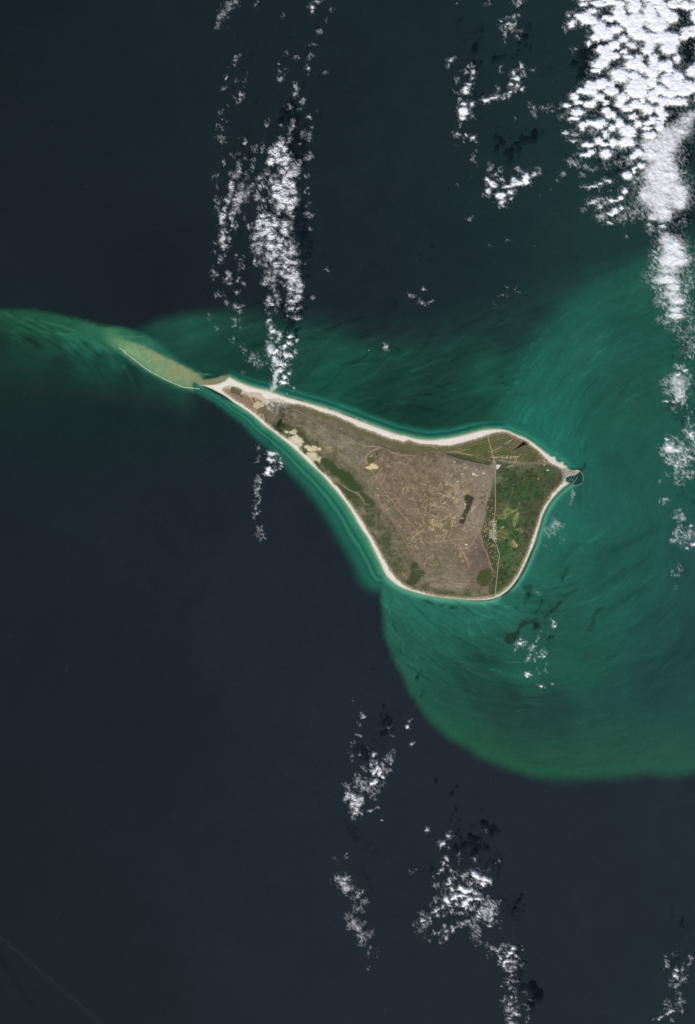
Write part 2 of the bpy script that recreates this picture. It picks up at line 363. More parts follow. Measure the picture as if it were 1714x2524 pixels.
mix(C, band, sm(1.0, 0.45, dd / nw) * sm(540, 590, X) * sm(1262, 1235, X))
mix(C, (20, 60, 50), 0.75 * sm(3.2, 1.0, G.line(smooth_poly([(690,968),(712,976),(740,984),(775,994),(808,1003)], 3, False), 20)) * sm(6.5, 8.5, dN))
dd = dNE + wob * 0.5
band = ramp(dd, [(0, (140, 182, 150)), (2.5, (62, 138, 112)), (6, (38, 108, 90)), (9, (62, 142, 114)), (12, (40, 118, 98)), (20, (36, 112, 94)), (30, (37, 110, 92))])
mix(C, band, sm(26, 12, dd) * sm(1205, 1260, X) * sm(1425, 1395, X))
dd = dE + wob * 0.5
band = ramp(dd, [(0, (120, 150, 120)), (2, (70, 112, 92)), (5, (58, 122, 100)), (8, (88, 156, 122)), (11, (70, 142, 112)), (16, (46, 116, 96)), (28, (40, 106, 88))])
mix(C, band, sm(26, 13, dd) * sm(1172, 1200, Y) * sm(1470, 1440, Y))
mix(C, (38, 46, 40), 0.85 * sm(3.4, 1.2, np.abs(dE - 2.6)) * sm(1330, 1362, Y) * (0.75 + 0.4 * fine))
dd = dS + wob * 0.5
band = ramp(dd, [(0, (120, 160, 132)), (3, (96, 158, 126)), (8, (74, 148, 118)), (13, (54, 126, 102)), (22, (44, 112, 92))])
mix(C, band, sm(24, 9, dd) * sm(1265, 1225, X) * sm(930, 960, X))
mix(C, (60, 62, 50), 0.7 * sm(2.6, 0.8, np.abs(dN - 0.8)) * sm(690, 715, X) * sm(925, 890, X) * sm(-0.2, 0.35, fine + 0.15))
mix(C, (62, 64, 52), 0.7 * sm(2.4, 0.8, np.abs(dS - 1.2)) * sm(1150, 1185, X))
HARB = [(1429.4,1161.7),(1436,1168),(1438.5,1178),(1437,1187),(1432,1193),(1424,1196.5),(1415,1196),(1407,1190),(1398,1188),(1394,1182),(1398,1176),(1407,1172),(1418,1170)]
mix(C, (31, 70, 66), 0.9 * sm(-2, 2, G.poly(HARB, 20)))

# brush strokes: sand waves, currents, slicks  (points, half-width, gain)
def stroke(pts, wdt, gain, colr=None, jit=0.6):
    if not colr: gain *= 1.35
    pts = smooth_poly(pts, 4, False)
    ax = [p[0] for p in pts]; ay = [p[1] for p in pts]; pad = wdt * 3 + 6
    w = G.win(min(ax) - pad, min(ay) - pad, max(ax) + pad, max(ay) + pad)
    if C[w].size == 0: return
    g = Grid(G.xs[w[1]], G.ys[w[0]])
    d = g.line(pts, pad)
    e0 = np.hypot(g.X - ax[0], g.Y - ay[0]); e1 = np.hypot(g.X - ax[-1], g.Y - ay[-1])
    ends = sm(0, 3 * wdt + 4, e0) * 0.5 + 0.5
    ends = ends * (sm(0, 3 * wdt + 4, e1) * 0.5 + 0.5)
    m = np.exp(-(d / wdt) ** 2) * ends * np.clip(1 + jit * fine[w], 0, 2)
    if colr: mix(C, colr, np.clip(gain * m, 0, 1), w)
    else: C[w] *= (1 + gain * m)[..., None]
k6 = 3.945
for pts, wdt, gn in (
    ("80 90 150 160 160 240", 2.2, .20), ("190 120 250 180 300 230", 2.2, .18), ("150 190 180 240", 2, .14), ("200 260 205 330 225 390", 2.4, -.18), ("230 320 225 380", 2, -.15), ("180 60 175 130", 2, -.14),
    ("250 300 270 380 250 470", 2.4, .16), ("120 250 120 330", 2.4, -.12), ("290 250 330 330 345 400", 2.2, .13), ("310 380 300 450 340 520", 2.2, -.10), ("290 480 285 590", 2.4, .15), ("310 620 390 730", 2.6, .13),
    ("390 500 450 545 480 580", 2.6, .16), ("380 590 440 640", 2.4, .14), ("480 330 530 370", 2.2, .13), ("500 560 590 610", 3, .13), ("460 640 560 680", 3, -.12), ("540 430 610 480 700 560", 3.2, .12),
    ("750 280 820 350 880 390", 2.6, .14), ("640 260 665 310", 3, -.16), ("980 170 1010 240 1040 320 1090 400", 2.4, .17), ("1040 240 1090 275", 2.2, .2), ("1120 270 1190 320", 2.2, .2), ("1130 180 1160 240", 2, .15), ("1210 160 1260 210", 2, .13),
    ("1200 270 1260 310", 2.2, .2), ("1280 290 1350 330", 2.2, .2), ("1080 340 1130 375", 2.2, .17), ("1030 380 1090 440", 3.2, -.16), ("1060 350 1090 420", 2, .12), ("1320 230 1400 290", 2.4, .12),
    ("920 300 960 450 1040 540 1130 600", 3.4, .14), ("910 560 1000 620 1080 680 1180 720", 8, -.17), ("1000 560 1080 640", 6, -.12), ("1150 640 1250 680 1340 740", 8, -.12), ("1100 720 1250 790 1400 830 1578 830", 9, .12),
    ("740 560 820 630 900 690 1040 740", 5, .12), ("620 500 720 570", 4, .10), ("700 420 800 470", 4, -.10), ("540 980 570 1030", 2.4, .15), ("500 850 560 960 640 1080", 4, .10), ("900 150 910 260", 4, -.10),
    ("600 600 720 680", 5, -.10), ("820 780 900 900 940 1050", 8, -.10), ("960 760 1050 860", 7, .07), ("1240 920 1340 980 1500 1100", 14, -.14)):
    stroke(cv(pts, 920, 1460, k6), wdt, gn)
k7 = 3.811
for pts, wdt, gn in (
    ("560 230 680 150 760 90", 5, .13), ("300 240 560 240 800 270", 8, -.08), ("700 340 900 250 1100 150 1250 60", 9, -.14), ("350 380 420 300 450 180", 8, -.06), ("820 580 980 470 1150 330", 8, -.13), ("640 760 800 660 1000 520", 12, .08),
    ("700 900 860 800 1000 700 1120 640", 10, -.15), ("740 960 900 880 1100 760 1300 620", 14, .07), ("860 1060 1000 960 1200 830", 12, .09), ("1000 1050 1150 930 1350 800", 14, -.12), ("940 1320 1100 1280 1250 1270", 8, .12), ("1050 1350 1300 1280 1500 1250", 12, -.10),
    ("440 330 520 250 700 160", 7, .05), ("200 500 320 380 420 260", 7, -.08), ("300 700 420 620 560 540", 6, -.06), ("1150 200 1300 160 1450 250", 14, .05), ("1350 500 1500 350", 20, -.06)):
    stroke(cv(pts, 1300, 1280, k7), wdt, gn)
k4 = 2.21
for pts, wdt, gn in (
    ("620 960 640 880 700 780 790 680 900 580", 5, .10), ("630 870 700 760", 1.6, .10), ("830 620 880 585", 1.4, -.25), ("720 730 750 690", 1.2, -.25), ("640 840 680 800", 1.2, -.15), ("500 1100 560 1040 640 960", 7, .08), ("610 1200 630 1150 670 1090", 2, .24), ("640 1200 660 1150 690 1110", 1.8, .22), ("650 1200 690 1130 720 1090", 2, .22), ("560 1190 590 1150 620 1090", 2, .15), ("530 1200 560 1160", 2, .14),
    ("440 1190 500 1120 560 1030", 3, .10), ("900 970 960 940 1060 870", 2.6, .16), ("690 1260 760 1310", 2, .10), ("870 1230 820 1300 790 1350", 2.4, .10), ("420 740 560 720 680 640 800 560", 16, -.07), ("0 960 120 860 250 800", 14, .06), ("1000 700 1200 640 1400 540", 20, -.05), ("950 1180 1050 1060 1150 1000", 16, -.05)):
    stroke(cv(pts, 1000, 500, k4), wdt, gn)
for pts, wdt, gn in (("700 940 820 900 900 870 1000 890", 8, .17), ("690 985 800 1010 900 1000 960 960", 7, .10), ("820 1005 900 985 980 940", 6, .14), ("560 830 640 850 700 880", 6, -.10), ("500 880 600 900 680 930", 12, -.08), ("870 990 960 1000 1060 1020 1150 1020", 12, -.12),
    ("470 790 520 780 600 790", 9, .10), ("440 830 500 820 560 810", 6, .08), ("360 815 420 790 480 790", 6, .08), ("700 1000 760 1010 830 1022 900 1040", 2.6, .12), ("690 860 780 850 860 810", 12, .06)):
    stroke(cv(pts, 0, 0, 1.0), wdt, gn)
for pts, wdt, gn, c_ in (("40 150 110 200 230 262 330 298 430 310 560 318 640 328", 3.2, .30, (62, 126, 92)), ("300 212 360 230 440 250 500 272 590 300", 2.6, .35, (72, 134, 98)), ("590 330 680 370 760 400 840 440", 3.4, .30, (58, 126, 96)), ("420 310 520 330 590 380 640 430", 2.6, .22, (50, 116, 90)),
    ("640 350 690 390 720 440", 2.0, .28, (26, 84, 70)), ("740 380 800 430 870 490", 2.2, .28, (30, 92, 76)), ("560 350 620 410 650 460", 2.2, .25, (26, 78, 64)), ("880 330 1000 335 1090 330", 1.8, .45, (84, 142, 106)), ("900 350 1000 362 1070 372", 2.2, .45, (34, 96, 78)), ("760 440 900 500 1000 560 1100 620", 4, .25, (30, 88, 72)), ("1050 420 1100 430", 4, .4, (36, 92, 78)),
    ("1330 640 1335 690", 2.0, .35, (104, 134, 100)), ("1375 640 1380 700", 1.6, .3, (112, 136, 98)), ("1230 590 1240 630", 1.6, .3, (98, 140, 104)), ("1450 640 1440 700", 2.0, .25, (176, 152, 112)), ("1160 545 1170 560", 1.5, .3, (98, 136, 100)), ("1050 400 1180 465 1320 535 1480 625", 2.4, .35, (172, 156, 114)), ("0 190 60 215 140 260", 4, .2, (40, 94, 70))):
    stroke(cv(pts, 0, 720, k8), wdt, gn, c_)
# fine sediment filaments that follow the drift round the shoals
fr = np.random.default_rng(77)
for _ in range(430):
    r_ = fr.uniform(190, 560); t_ = fr.uniform(-0.5, 3.0); l_ = fr.uniform(18, 90) / r_
    pts = [(1330 + (r_ + fr.normal(0, 2) + q * fr.normal(0, 5)) * math.cos(t_ + q * l_), 1230 + (r_ + q * fr.normal(0, 4)) * math.sin(t_ + q * l_)) for q in (0, .33, .66, 1)]
    mx_, my_ = pts[1]
    if my_ < 1380 or mx_ > 1720: continue
    ii, jj = min(np.searchsorted(ys, my_), len(ys) - 1), min(np.searchsorted(xs, mx_), len(xs) - 1)
    if em[ii, jj] < 0.9 or coast[ii, jj] > -12: continue
    nr_ = 1.0 if my_ < 1680 and mx_ < 1300 else 0.6
    stroke(pts, fr.uniform(1.2, 2.8), nr_ * fr.choice([-1, 1, 1]) * fr.uniform(.08, .24))
for _ in range(260):
    a, b = fr.uniform(560, 1240), fr.uniform(770, 1060)
    ii, jj = min(np.searchsorted(ys, b), len(ys) - 1), min(np.searchsorted(xs, a), len(xs) - 1)
    if nm[ii, jj] < 0.5 or coast[ii, jj] > -16: continue
    l_ = fr.uniform(20, 110); t_ = -0.32 + fr.normal(0, 0.12); k_ = fr.normal(0, 0.25)
    stroke([(a + q * l_ * math.cos(t_ + k_ * q), b + q * l_ * math.sin(t_ + k_ * q)) for q in (0, .33, .66, 1)], fr.uniform(1.5, 5.0), fr.choice([-1, 1]) * fr.uniform(.06, .17))
for _ in range(150):
    t_ = fr.uniform(2.9, 4.4); r_ = fr.uniform(260, 520); l_ = fr.uniform(25, 90) / r_
    pts = [(1720 + (r_ + q * fr.normal(0, 6)) * math.cos(t_ + q * l_), 1190 + (r_ + q * fr.normal(0, 6)) * math.sin(t_ + q * l_)) for q in (0, .33, .66, 1)]
    ii, jj = min(np.searchsorted(ys, pts[1][1]), len(ys) - 1), min(np.searchsorted(xs, pts[1][0]), len(xs) - 1)
    if em[ii, jj] < 0.5 or coast[ii, jj] > -14: continue
    stroke(pts, fr.uniform(1.3, 4.0), fr.choice([-1, 1, 1]) * fr.uniform(.05, .15))
for _ in range(150):
    q_ = fr.uniform(0, 1); a = 10 + 330 * q_; b = 765 + 95 * q_ + fr.uniform(0, 60)
    l_ = fr.uniform(20, 80); t_ = 0.12 + 0.55 * q_ + fr.normal(0, 0.08) + 0.006 * max(0, b - 790 - 90 * q_)
    stroke([(a + f * l_ * math.cos(t_ + 0.2 * f), b + f * l_ * math.sin(t_ + 0.2 * f)) for f in (0, .5, 1)], fr.uniform(1.2, 3.5), fr.choice([-1, 1]) * fr.uniform(.08, .2))
# slick line and dark wedge in the far south-west corner, flecks on the deep water
stroke(cv("-40 400 0 435 80 500 250 645 420 790 560 905 700 1020 850 1160 1000 1278 1100 1360", 0, 2200, 3.945), 1.6, .38, (60, 66, 66), 0.9)
stroke(cv("-20 560 60 720 160 880 260 1030 380 1200", 0, 2200, 3.945), 7, -.14)
for _ in range(150):
    a, b = rng.uniform(0, 1714), rng.uniform(0, 2500)
    t = rng.normal(0.2, 0.25); l = rng.uniform(2, 6)
    stroke([(a, b), (a + l * math.sin(t), b - l * math.cos(t))], 1.4, rng.uniform(.10, .34), (60, 96, 104), 0.2)

# sea-grass and reef patches (dark), kept as their own objects further down
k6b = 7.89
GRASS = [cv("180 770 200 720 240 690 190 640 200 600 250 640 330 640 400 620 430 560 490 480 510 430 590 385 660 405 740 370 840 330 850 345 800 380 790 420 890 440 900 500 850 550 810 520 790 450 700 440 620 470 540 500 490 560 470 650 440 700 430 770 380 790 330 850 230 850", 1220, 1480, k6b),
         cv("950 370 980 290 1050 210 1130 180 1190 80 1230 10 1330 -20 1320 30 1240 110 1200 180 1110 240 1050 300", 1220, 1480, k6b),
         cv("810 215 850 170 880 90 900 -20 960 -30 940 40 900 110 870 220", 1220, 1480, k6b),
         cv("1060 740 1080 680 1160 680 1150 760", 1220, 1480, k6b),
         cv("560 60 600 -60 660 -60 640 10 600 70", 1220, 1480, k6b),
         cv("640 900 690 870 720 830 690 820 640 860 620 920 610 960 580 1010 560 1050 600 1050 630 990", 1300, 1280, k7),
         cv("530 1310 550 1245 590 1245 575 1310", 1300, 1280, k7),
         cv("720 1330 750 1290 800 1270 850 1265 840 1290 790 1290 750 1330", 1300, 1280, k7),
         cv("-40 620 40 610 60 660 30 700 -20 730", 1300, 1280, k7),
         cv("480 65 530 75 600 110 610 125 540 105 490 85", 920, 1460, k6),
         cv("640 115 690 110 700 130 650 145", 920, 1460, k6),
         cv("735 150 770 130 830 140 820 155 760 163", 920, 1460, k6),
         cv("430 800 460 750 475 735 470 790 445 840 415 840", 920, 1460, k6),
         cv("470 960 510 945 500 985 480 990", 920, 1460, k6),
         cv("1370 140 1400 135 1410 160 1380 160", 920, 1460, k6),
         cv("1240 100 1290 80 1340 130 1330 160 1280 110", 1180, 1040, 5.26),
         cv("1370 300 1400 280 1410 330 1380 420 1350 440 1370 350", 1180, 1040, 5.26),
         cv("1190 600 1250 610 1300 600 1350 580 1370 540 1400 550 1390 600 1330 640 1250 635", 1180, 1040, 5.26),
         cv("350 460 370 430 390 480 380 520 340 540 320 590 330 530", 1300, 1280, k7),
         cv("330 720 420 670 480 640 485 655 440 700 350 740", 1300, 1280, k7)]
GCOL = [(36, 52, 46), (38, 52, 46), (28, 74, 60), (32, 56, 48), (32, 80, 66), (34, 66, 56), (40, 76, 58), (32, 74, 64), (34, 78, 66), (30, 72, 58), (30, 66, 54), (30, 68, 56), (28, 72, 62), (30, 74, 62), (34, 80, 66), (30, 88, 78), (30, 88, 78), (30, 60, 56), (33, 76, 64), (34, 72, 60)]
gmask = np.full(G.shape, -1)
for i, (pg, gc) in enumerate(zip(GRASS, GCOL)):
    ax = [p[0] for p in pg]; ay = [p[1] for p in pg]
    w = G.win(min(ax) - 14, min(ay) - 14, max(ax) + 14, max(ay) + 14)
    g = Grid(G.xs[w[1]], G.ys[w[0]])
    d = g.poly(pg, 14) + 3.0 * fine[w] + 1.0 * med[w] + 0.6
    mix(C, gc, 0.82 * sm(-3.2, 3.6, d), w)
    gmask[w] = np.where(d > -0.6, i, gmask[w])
C = np.clip(C, 0.002, 1)

SEA = attr_mat('sea_water', 0.32, 0.5, [0.0011, 0.007], [0.06, 0.10], ior=1.33)
ny, nx = G.shape
idx = np.arange(ny * nx).reshape(ny, nx)
V = np.stack([wx(X), wy(Y), np.zeros_like(X)], -1).reshape(-1, 3)
A = np.clip((C - np.array((0.0052, 0.0060, 0.0082))) / ILLUM, 0.0012, 1).reshape(-1, 3)   # less what the surface itself mirrors of the sky
Fq = np.stack([idx[1:, :-1], idx[1:, 1:], idx[:-1, 1:], idx[:-1, :-1]], -1)
cls = np.zeros((ny - 1, nx - 1), int)
cls[(bsd[:-1, :-1] > 0)] = 1
gm = gmask[:-1, :-1]
cls[gm >= 0] = 10 + gm[gm >= 0]
cls[coast[:-1, :-1] > 6] = -1

def part_of(name, V, A, F, mat, extra=None):
    used, inv = np.unique(F, return_inverse=True)
    at = {'surf': A[used]}
    return ob(name, np_mesh(name, V[used], inv.reshape(F.shape), at), mat)

tag(part_of('sea', V, A, Fq[cls == 0], SEA), 'dark blue sea turning green over the shoals around the island', kind='structure')
tag(part_of('sandbank', V, A, Fq[cls == 1], SEA), 'pale tan drowned sandbank running west from the sandy point', kind='structure')
GL = {0: 'long dark weed bed with a blunt head, beside a bright puff south of the island', 1: 'dark brown weed bed slanting up towards the right, south-east of the island', 5: 'narrow dark weed streak far out in the green water east of the long weed bed'}
for i in range(len(GRASS)):
    F = Fq[cls == 10 + i]
    if len(F):
        tag(part_of('seagrass_bed', V, A, F, SEA), GL.get(i, 'small dark patch of weed under the green shallows'), None, 'weed patches in the shallows', 'stuff')
# ------------------------------------------------------------------ the island
I = Grid(np.arange(486, 1437, 1.2), np.arange(922, 1487, 1.2))
IX, IY = I.X, I.Y
cs = I.poly(COAST_S, 40)
isd = I.poly(INNER_S, 40)
n_big = fbm(IX / 70, IY / 70, 4, 121)
n_med = fbm(IX / 22, IY / 22, 4, 131)
n_fin = fbm(IX / 6.5, IY / 6.5, 3, 141)
n_grit = fbm(IX / 2.6, IY / 2.6, 2, 151)
# grain along the long axis of the island (old wind streaks)
gu = IX * 0.80 + IY * 0.60; gv = -IX * 0.60 + IY * 0.80
n_str = fbm(gu / 46, gv / 8, 4, 161)

def ip(pts, pad=30): return I.poly(smooth_poly(pts, 2), pad)

PLAT = [(560,965,(146,126,104)),(600,975,(132,112,92)),(620,1000,(130,112,94)),(650,1000,(118,104,84)),(700,1010,(126,116,100)),(740,1030,(124,114,98)),(790,1020,(120,110,92)),(800,1060,(128,116,102)),(850,1060,(122,114,98)),(850,1090,(134,126,112)),(880,1110,(122,116,102)),(900,1080,(120,114,96)),(950,1130,(116,102,88)),(1000,1130,(122,107,93)),(1050,1120,(116,106,88)),(960,1180,(124,108,92)),(1050,1180,(122,106,90)),(1100,1150,(130,118,104)),(1150,1140,(132,124,112)),(1180,1170,(140,128,117)),(1200,1190,(140,128,116)),(1150,1200,(132,119,105)),(1080,1220,(126,110,92)),(1000,1230,(122,106,92)),(960,1250,(124,110,95)),(1040,1280,(122,105,88)),(1100,1300,(128,112,92)),(1160,1260,(138,126,116)),(1180,1280,(138,126,116)),(1140,1320,(132,116,100)),(1000,1300,(118,104,88)),(950,1300,(108,102,84)),(1020,1350,(116,106,92)),(1080,1360,(124,112,98)),(1160,1350,(120,106,96)),(1180,1380,(112,98,90)),(1170,1400,(116,102,92)),(1100,1400,(126,116,102)),(1060,1430,(124,114,96)),(1120,1440,(132,120,104)),(1180,1450,(120,108,88)),(1050,1400,(112,104,86)),(930,1350,(98,98,72)),(960,1400,(94,96,66)),(900,1250,(104,102,80)),(860,1180,(106,104,82)),(820,1140,(112,106,84))]
K = I.idw(PLAT, soft=22)
K *= (1 + 0.13 * n_med + 0.10 * n_big + 0.17 * n_fin + 0.13 * n_str + 0.12 * n_grit)[..., None]
K *= np.array((1.0, 1.0, 0.94))
# pale grey-green lichen-like mottling in the north-west half
pal = sm(0.05, 0.5, fbm(IX / 30 + 0.4 * n_med, IY / 22 + 0.4 * n_med, 4, 171)) * sm(1000, 860, IX) * sm(700, 760, IX)
mix(K, (148, 142, 124), 0.45 * pal)

n_s4 = fbm(IX / 4.2, IY / 4.2, 3, 177); n_s9 = fbm(IX / 10, IY / 9, 4, 179)
K *= (1 + 0.15 * n_s9 + 0.12 * n_s4)[..., None]
mix(K, (178, 158, 124), 0.55 * sm(0.22, 0.75, 0.6 * n_s4 + 0.7 * n_s9))
mix(K, (92, 82, 62), 0.50 * sm(0.25, 0.75, -0.6 * n_s4 - 0.7 * n_s9))
K *= np.array((1.03, 1.0, 0.95))
od = fbm(gu / 60 + 0.5 * n_med, gv / 24 + 0.5 * n_med, 4, 173)
mix(K, (104, 100, 74), 0.55 * sm(0.10, 0.55, od))
mix(K, (144, 128, 110), 0.40 * sm(0.05, 0.5, -od))
# olive scrub belt along the south-west shore and below the northern beach
belt = ip([(655,1036),(690,1040),(730,1060),(775,1095),(800,1128),(850,1150),(885,1180),(905,1225),(950,1265),(985,1310),(1010,1355),(1030,1400),(1055,1440),(1100,1458),(1180,1462),(1215,1475),(1100,1485),(960,1440),(880,1300),(780,1165),(690,1085)])
ol = np.stack([np.interp(n_med, [-0.6, 0, 0.6], np.array([lin((66, 76, 46)), lin((94, 94, 68)), lin((128, 122, 96))])[:, k]) for k in range(3)], -1)
ol *= (1 + 0.30 * n_fin + 0.22 * n_s9 + 0.14 * n_s4)[..., None]
vn = np.abs(fbm((IX + 5 * n_med) / 14, (IY + 5 * n_med) / 14, 3, 183))
mix(ol, (146, 138, 108), 0.65 * sm(0.10, 0.02, vn) * sm(-0.3, 0.3, n_big + n_fin))
d_sw = I.line(smooth_poly(SEC_SW, 3, False), 150.0) + 0.35 * I.line(smooth_poly([(1180, 1478), (1080, 1474), (1000, 1452), (950, 1415)], 3, False), 150.0) * 0
d_s2 = np.minimum(d_sw, I.line(smooth_poly([(1215, 1474), (1140, 1478), (1080, 1474), (1000, 1452), (950, 1415)], 3, False), 150.0) * 2.4)
mix(K, ol, 0.92 * sm(88, 22, d_s2 + 26 * n_med + 22 * n_big + 10 * n_fin) * sm(640, 690, IX))
nbelt = I.line(smooth_poly([(715,997),(760,1010),(800,1022),(850,1045),(890,1064),(940,1084),(985,1098),(1030,1104),(1090,1108)], 3, False), 30)
mix(K, (100, 98, 68), 0.75 * sm(20, 2, nbelt + 9 * n_med + 5 * n_fin))
# green woods
GREEN = [([(810,1138),(822,1142),(835,1155),(862,1165),(873,1182),(884,1195),(888,1207),(875,1211),(856,1199),(842,1182),(827,1172),(813,1159)], (50, 76, 38), 3.0),
         ([(818,1186),(837,1197),(860,1208),(879,1220),(886,1230),(871,1230),(856,1229),(841,1214),(826,1197)], (72, 80, 48), 4),
         ([(886,1208),(905,1222),(925,1240),(915,1250),(895,1232)], (74, 82, 56), 5),
         ([(1014,1391),(1021.7,1383.7),(1031,1391),(1033,1402.7),(1044.5,1406.5),(1046.4,1418),(1037,1421.7),(1031,1433),(1021.7,1440.7),(1006.5,1440.7),(999,1437),(1012,1421.7),(1014,1406.5)], (62, 76, 44), 3),
         ([(1175,1434),(1182.7,1409.4),(1201.7,1401.7),(1213,1407.5),(1203.6,1441.7),(1186.5,1443.6)], (76, 82, 50), 4),
         ([(668,1051),(678,1047),(686,1054),(680,1062),(672,1058)], (66, 84, 46), 1.5), ([(685,1057),(697,1061),(699,1069),(686,1068)], (64, 84, 46), 1.5), ([(700,1040),(716,1050),(722,1060),(708,1062),(694,1052)], (92, 92, 60), 4),
         ([(745.6,1105),(755,1104),(759,1114),(749.4,1122)], (56, 84, 46), 1.5), ([(776,1138),(784,1142),(790,1152),(800,1165),(790,1164),(780,1152)], (52, 74, 42), 2.5), ([(795,1130),(812,1132),(818,1150),(808,1160),(797,1148)], (64, 80, 44), 4),
         ([(651,1036),(657,1032),(659,1038),(654,1041)], (84, 84, 50), 1), ([(560,945),(566,938),(572,942),(568,952),(560,953)], (112, 122, 78), 2), ([(1098,1118),(1130,1118),(1165,1126),(1200,1135),(1215,1140),(1200,1146),(1160,1138),(1120,1128)], (70, 78, 46), 3.5),
         ([(725,1052),(740,1060),(760,1085),(770,1098),(755,1095),(735,1075)], (92, 90, 58), 5), ([(925,1120),(935,1105),(928,1130),(912,1142),(905,1130)], (98, 98, 66), 5)]
for pg, c_, sf in GREEN:
    mix(K, c_, 0.92 * sm(-sf, sf * 0.7, ip(pg) + 2.6 * n_fin + 1.5 * n_med))

# farmland on the eastern slope
farm_poly = [(1222,1132),(1240,1140),(1290,1142),(1340,1140),(1375,1152),(1392,1166),(1392,1182),(1372,1206),(1350,1236),(1332,1272),(1318,1316),(1304,1358),(1286,1400),(1262,1440),(1232,1468),(1212,1474),(1206,1440),(1214,1405),(1203,1370),(1192,1338),(1186,1308),(1198,1270),(1203,1230),(1212,1205),(1221,1170)]
farm = ip(farm_poly, 40)
FARM = [(1240,1160,(74,80,56)),(1230,1180,(96,100,74)),(1260,1180,(54,68,42)),(1300,1170,(58,68,42)),(1350,1165,(64,84,48)),(1340,1155,(80,88,56)),(1240,1220,(56,82,44)),(1235,1200,(56,76,44)),(1290,1210,(58,76,42)),(1320,1210,(56,86,44)),(1350,1200,(74,74,50)),(1320,1240,(72,76,52)),(1310,1280,(74,76,52)),(1300,1310,(76,78,52)),(1280,1230,(54,86,44)),(1260,1230,(60,72,46)),(1250,1260,(90,98,60)),(1270,1280,(70,92,52)),(1235,1300,(46,84,40)),(1255,1310,(66,96,54)),(1270,1320,(46,86,42)),(1215,1330,(48,82,42)),(1245,1350,(46,86,42)),(1240,1370,(66,92,52)),(1265,1350,(76,96,56)),(1250,1395,(70,92,54)),(1270,1390,(74,90,54)),(1240,1420,(58,74,42)),(1270,1420,(74,82,50)),(1230,1445,(70,82,48)),(1245,1455,(104,108,66)),(1215,1430,(88,88,60)),(1205,1390,(86,82,58)),(1210,1350,(84,80,56)),(1200,1300,(90,86,60)),(1205,1260,(80,76,52)),(1212,1230,(78,78,52)),(1208,1210,(84,82,58)),(1300,1360,(80,84,54)),(1290,1390,(84,88,56)),(1285,1405,(108,108,66)),(1365,1215,(84,84,56)),(1385,1185,(82,80,56)),(1290,1150,(96,98,66)),(1320,1145,(108,104,74))]
F_ = I.idw(FARM, soft=9, p=2.4)
F_ *= (1 + 0.15 * n_fin + 0.12 * n_med + 0.10 * n_grit)[..., None]
# small plots: each cell of an uneven mosaic a little different
f1, f2 = worley(IX / 9.5 + 0.3 * n_med, IY / 8.0 + 0.3 * n_med, 191)
cell = _h(np.floor(IX / 9.5 + 0.3 * n_med).astype(int), np.floor(IY / 8.0 + 0.3 * n_med).astype(int), 5) / 4096.0
F_ *= (0.80 + 0.42 * cell)[..., None]
mix(F_, (120, 116, 78), 0.30 * sm(0.10, 0.02, f2 - f1))
F_ *= 1.08
F_ += (F_.mean(-1, keepdims=True) - F_) * 0.14
mix(K, F_, sm(-5, 4, farm + 4.0 * n_fin + 3.0 * n_med))
FIELD = [([(1239,1264),(1250,1246),(1258,1255),(1264,1258),(1280,1256),(1273,1262),(1254,1268),(1246,1266)], (130, 128, 80), "olive stubble field between green plots, under the forked path"),
         ([(1227,1273),(1247,1269),(1253,1272),(1246,1280),(1228,1280)], (122, 118, 74), "small olive field east of the village road"),
         ([(1263,1292),(1266,1270),(1277,1259),(1281,1266),(1276,1278),(1270,1299),(1264,1298)], (132, 130, 82), "tall olive field tapering to its lower end, in the middle of the farmland"),
         ([(1258,1341),(1265,1332),(1275,1345),(1268,1351)], (150, 120, 88), "bare brown ploughed field in the lower farmland"),
         ([(1265,1329),(1269,1333),(1276,1344),(1274,1350),(1267,1340)], (170, 160, 116), "narrow pale strip field beside the bare brown field"),
         ([(1224,1310),(1240,1302),(1253,1310),(1254,1320),(1244,1330),(1232,1334),(1225,1326)], (118, 110, 70), "round-edged brownish field just right of the village"),
         ([(1270,1304),(1282,1301),(1292,1308),(1286,1313),(1275,1309)], (122, 112, 72), "tan wedge field near the eastern shore path"),
         ([(1244,1386),(1253,1384),(1253,1392),(1248,1397),(1242,1393)], (90, 100, 60), "faded green field below the ploughed field"),
         ([(1241,1451),(1253,1446),(1258,1449),(1250,1456),(1242,1457)], (140, 138, 90), "pale yellow-green field at the south-east corner beside the beach")]
fmask = np.zeros(I.shape, int)
for i, (pg, c_, lb) in enumerate(FIELD):
    d = I.poly(pg, 12) + 0.8 * n_fin
    mix(K, 1.12 * lin(c_) * (1 + 0.12 * n_grit + 0.10 * n_fin)[..., None], 0.95 * sm(-0.9, 0.9, d))
    fmask[d > 0] = i + 1

# beach ridges of the northern cape
cape_poly = [(1094,1100),(1136,1093),(1180,1081),(1218,1068),(1250,1066),(1271,1076),(1303,1092),(1330,1113),(1350,1136),(1300,1141),(1225,1132),(1190,1141),(1150,1128),(1100,1112)]
cape = ip(cape_poly)
vN = I.line(smooth_poly([(1060,1098),(1120,1096),(1160,1084),(1200,1072),(1240,1060),(1262,1052)], 3, False), 90)
ph = vN * (1 + 0.0012 * (IX - 1150)) + 3.2 * n_med + 1.2 * n_fin
rid = 0.5 + 0.5 * np.sin(ph * 2 * math.pi / 6.4)
R_ = ramp(np.clip(0.5 + (rid - 0.5) * (0.45 + 0.5 * n_big + 0.3 * n_med) + 0.30 * n_med + 0.12 * n_str, 0, 1), [(0, (74, 82, 48)), (0.5, (98, 98, 64)), (1.0, (132, 120, 90))])
R_ *= (1 + 0.10 * n_fin + 0.06 * n_grit)[..., None]
R_ *= np.where(vN[..., None] < 22, 1.08, 0.96)
mix(K, R_, sm(-3, 3, cape + 2 * n_fin))
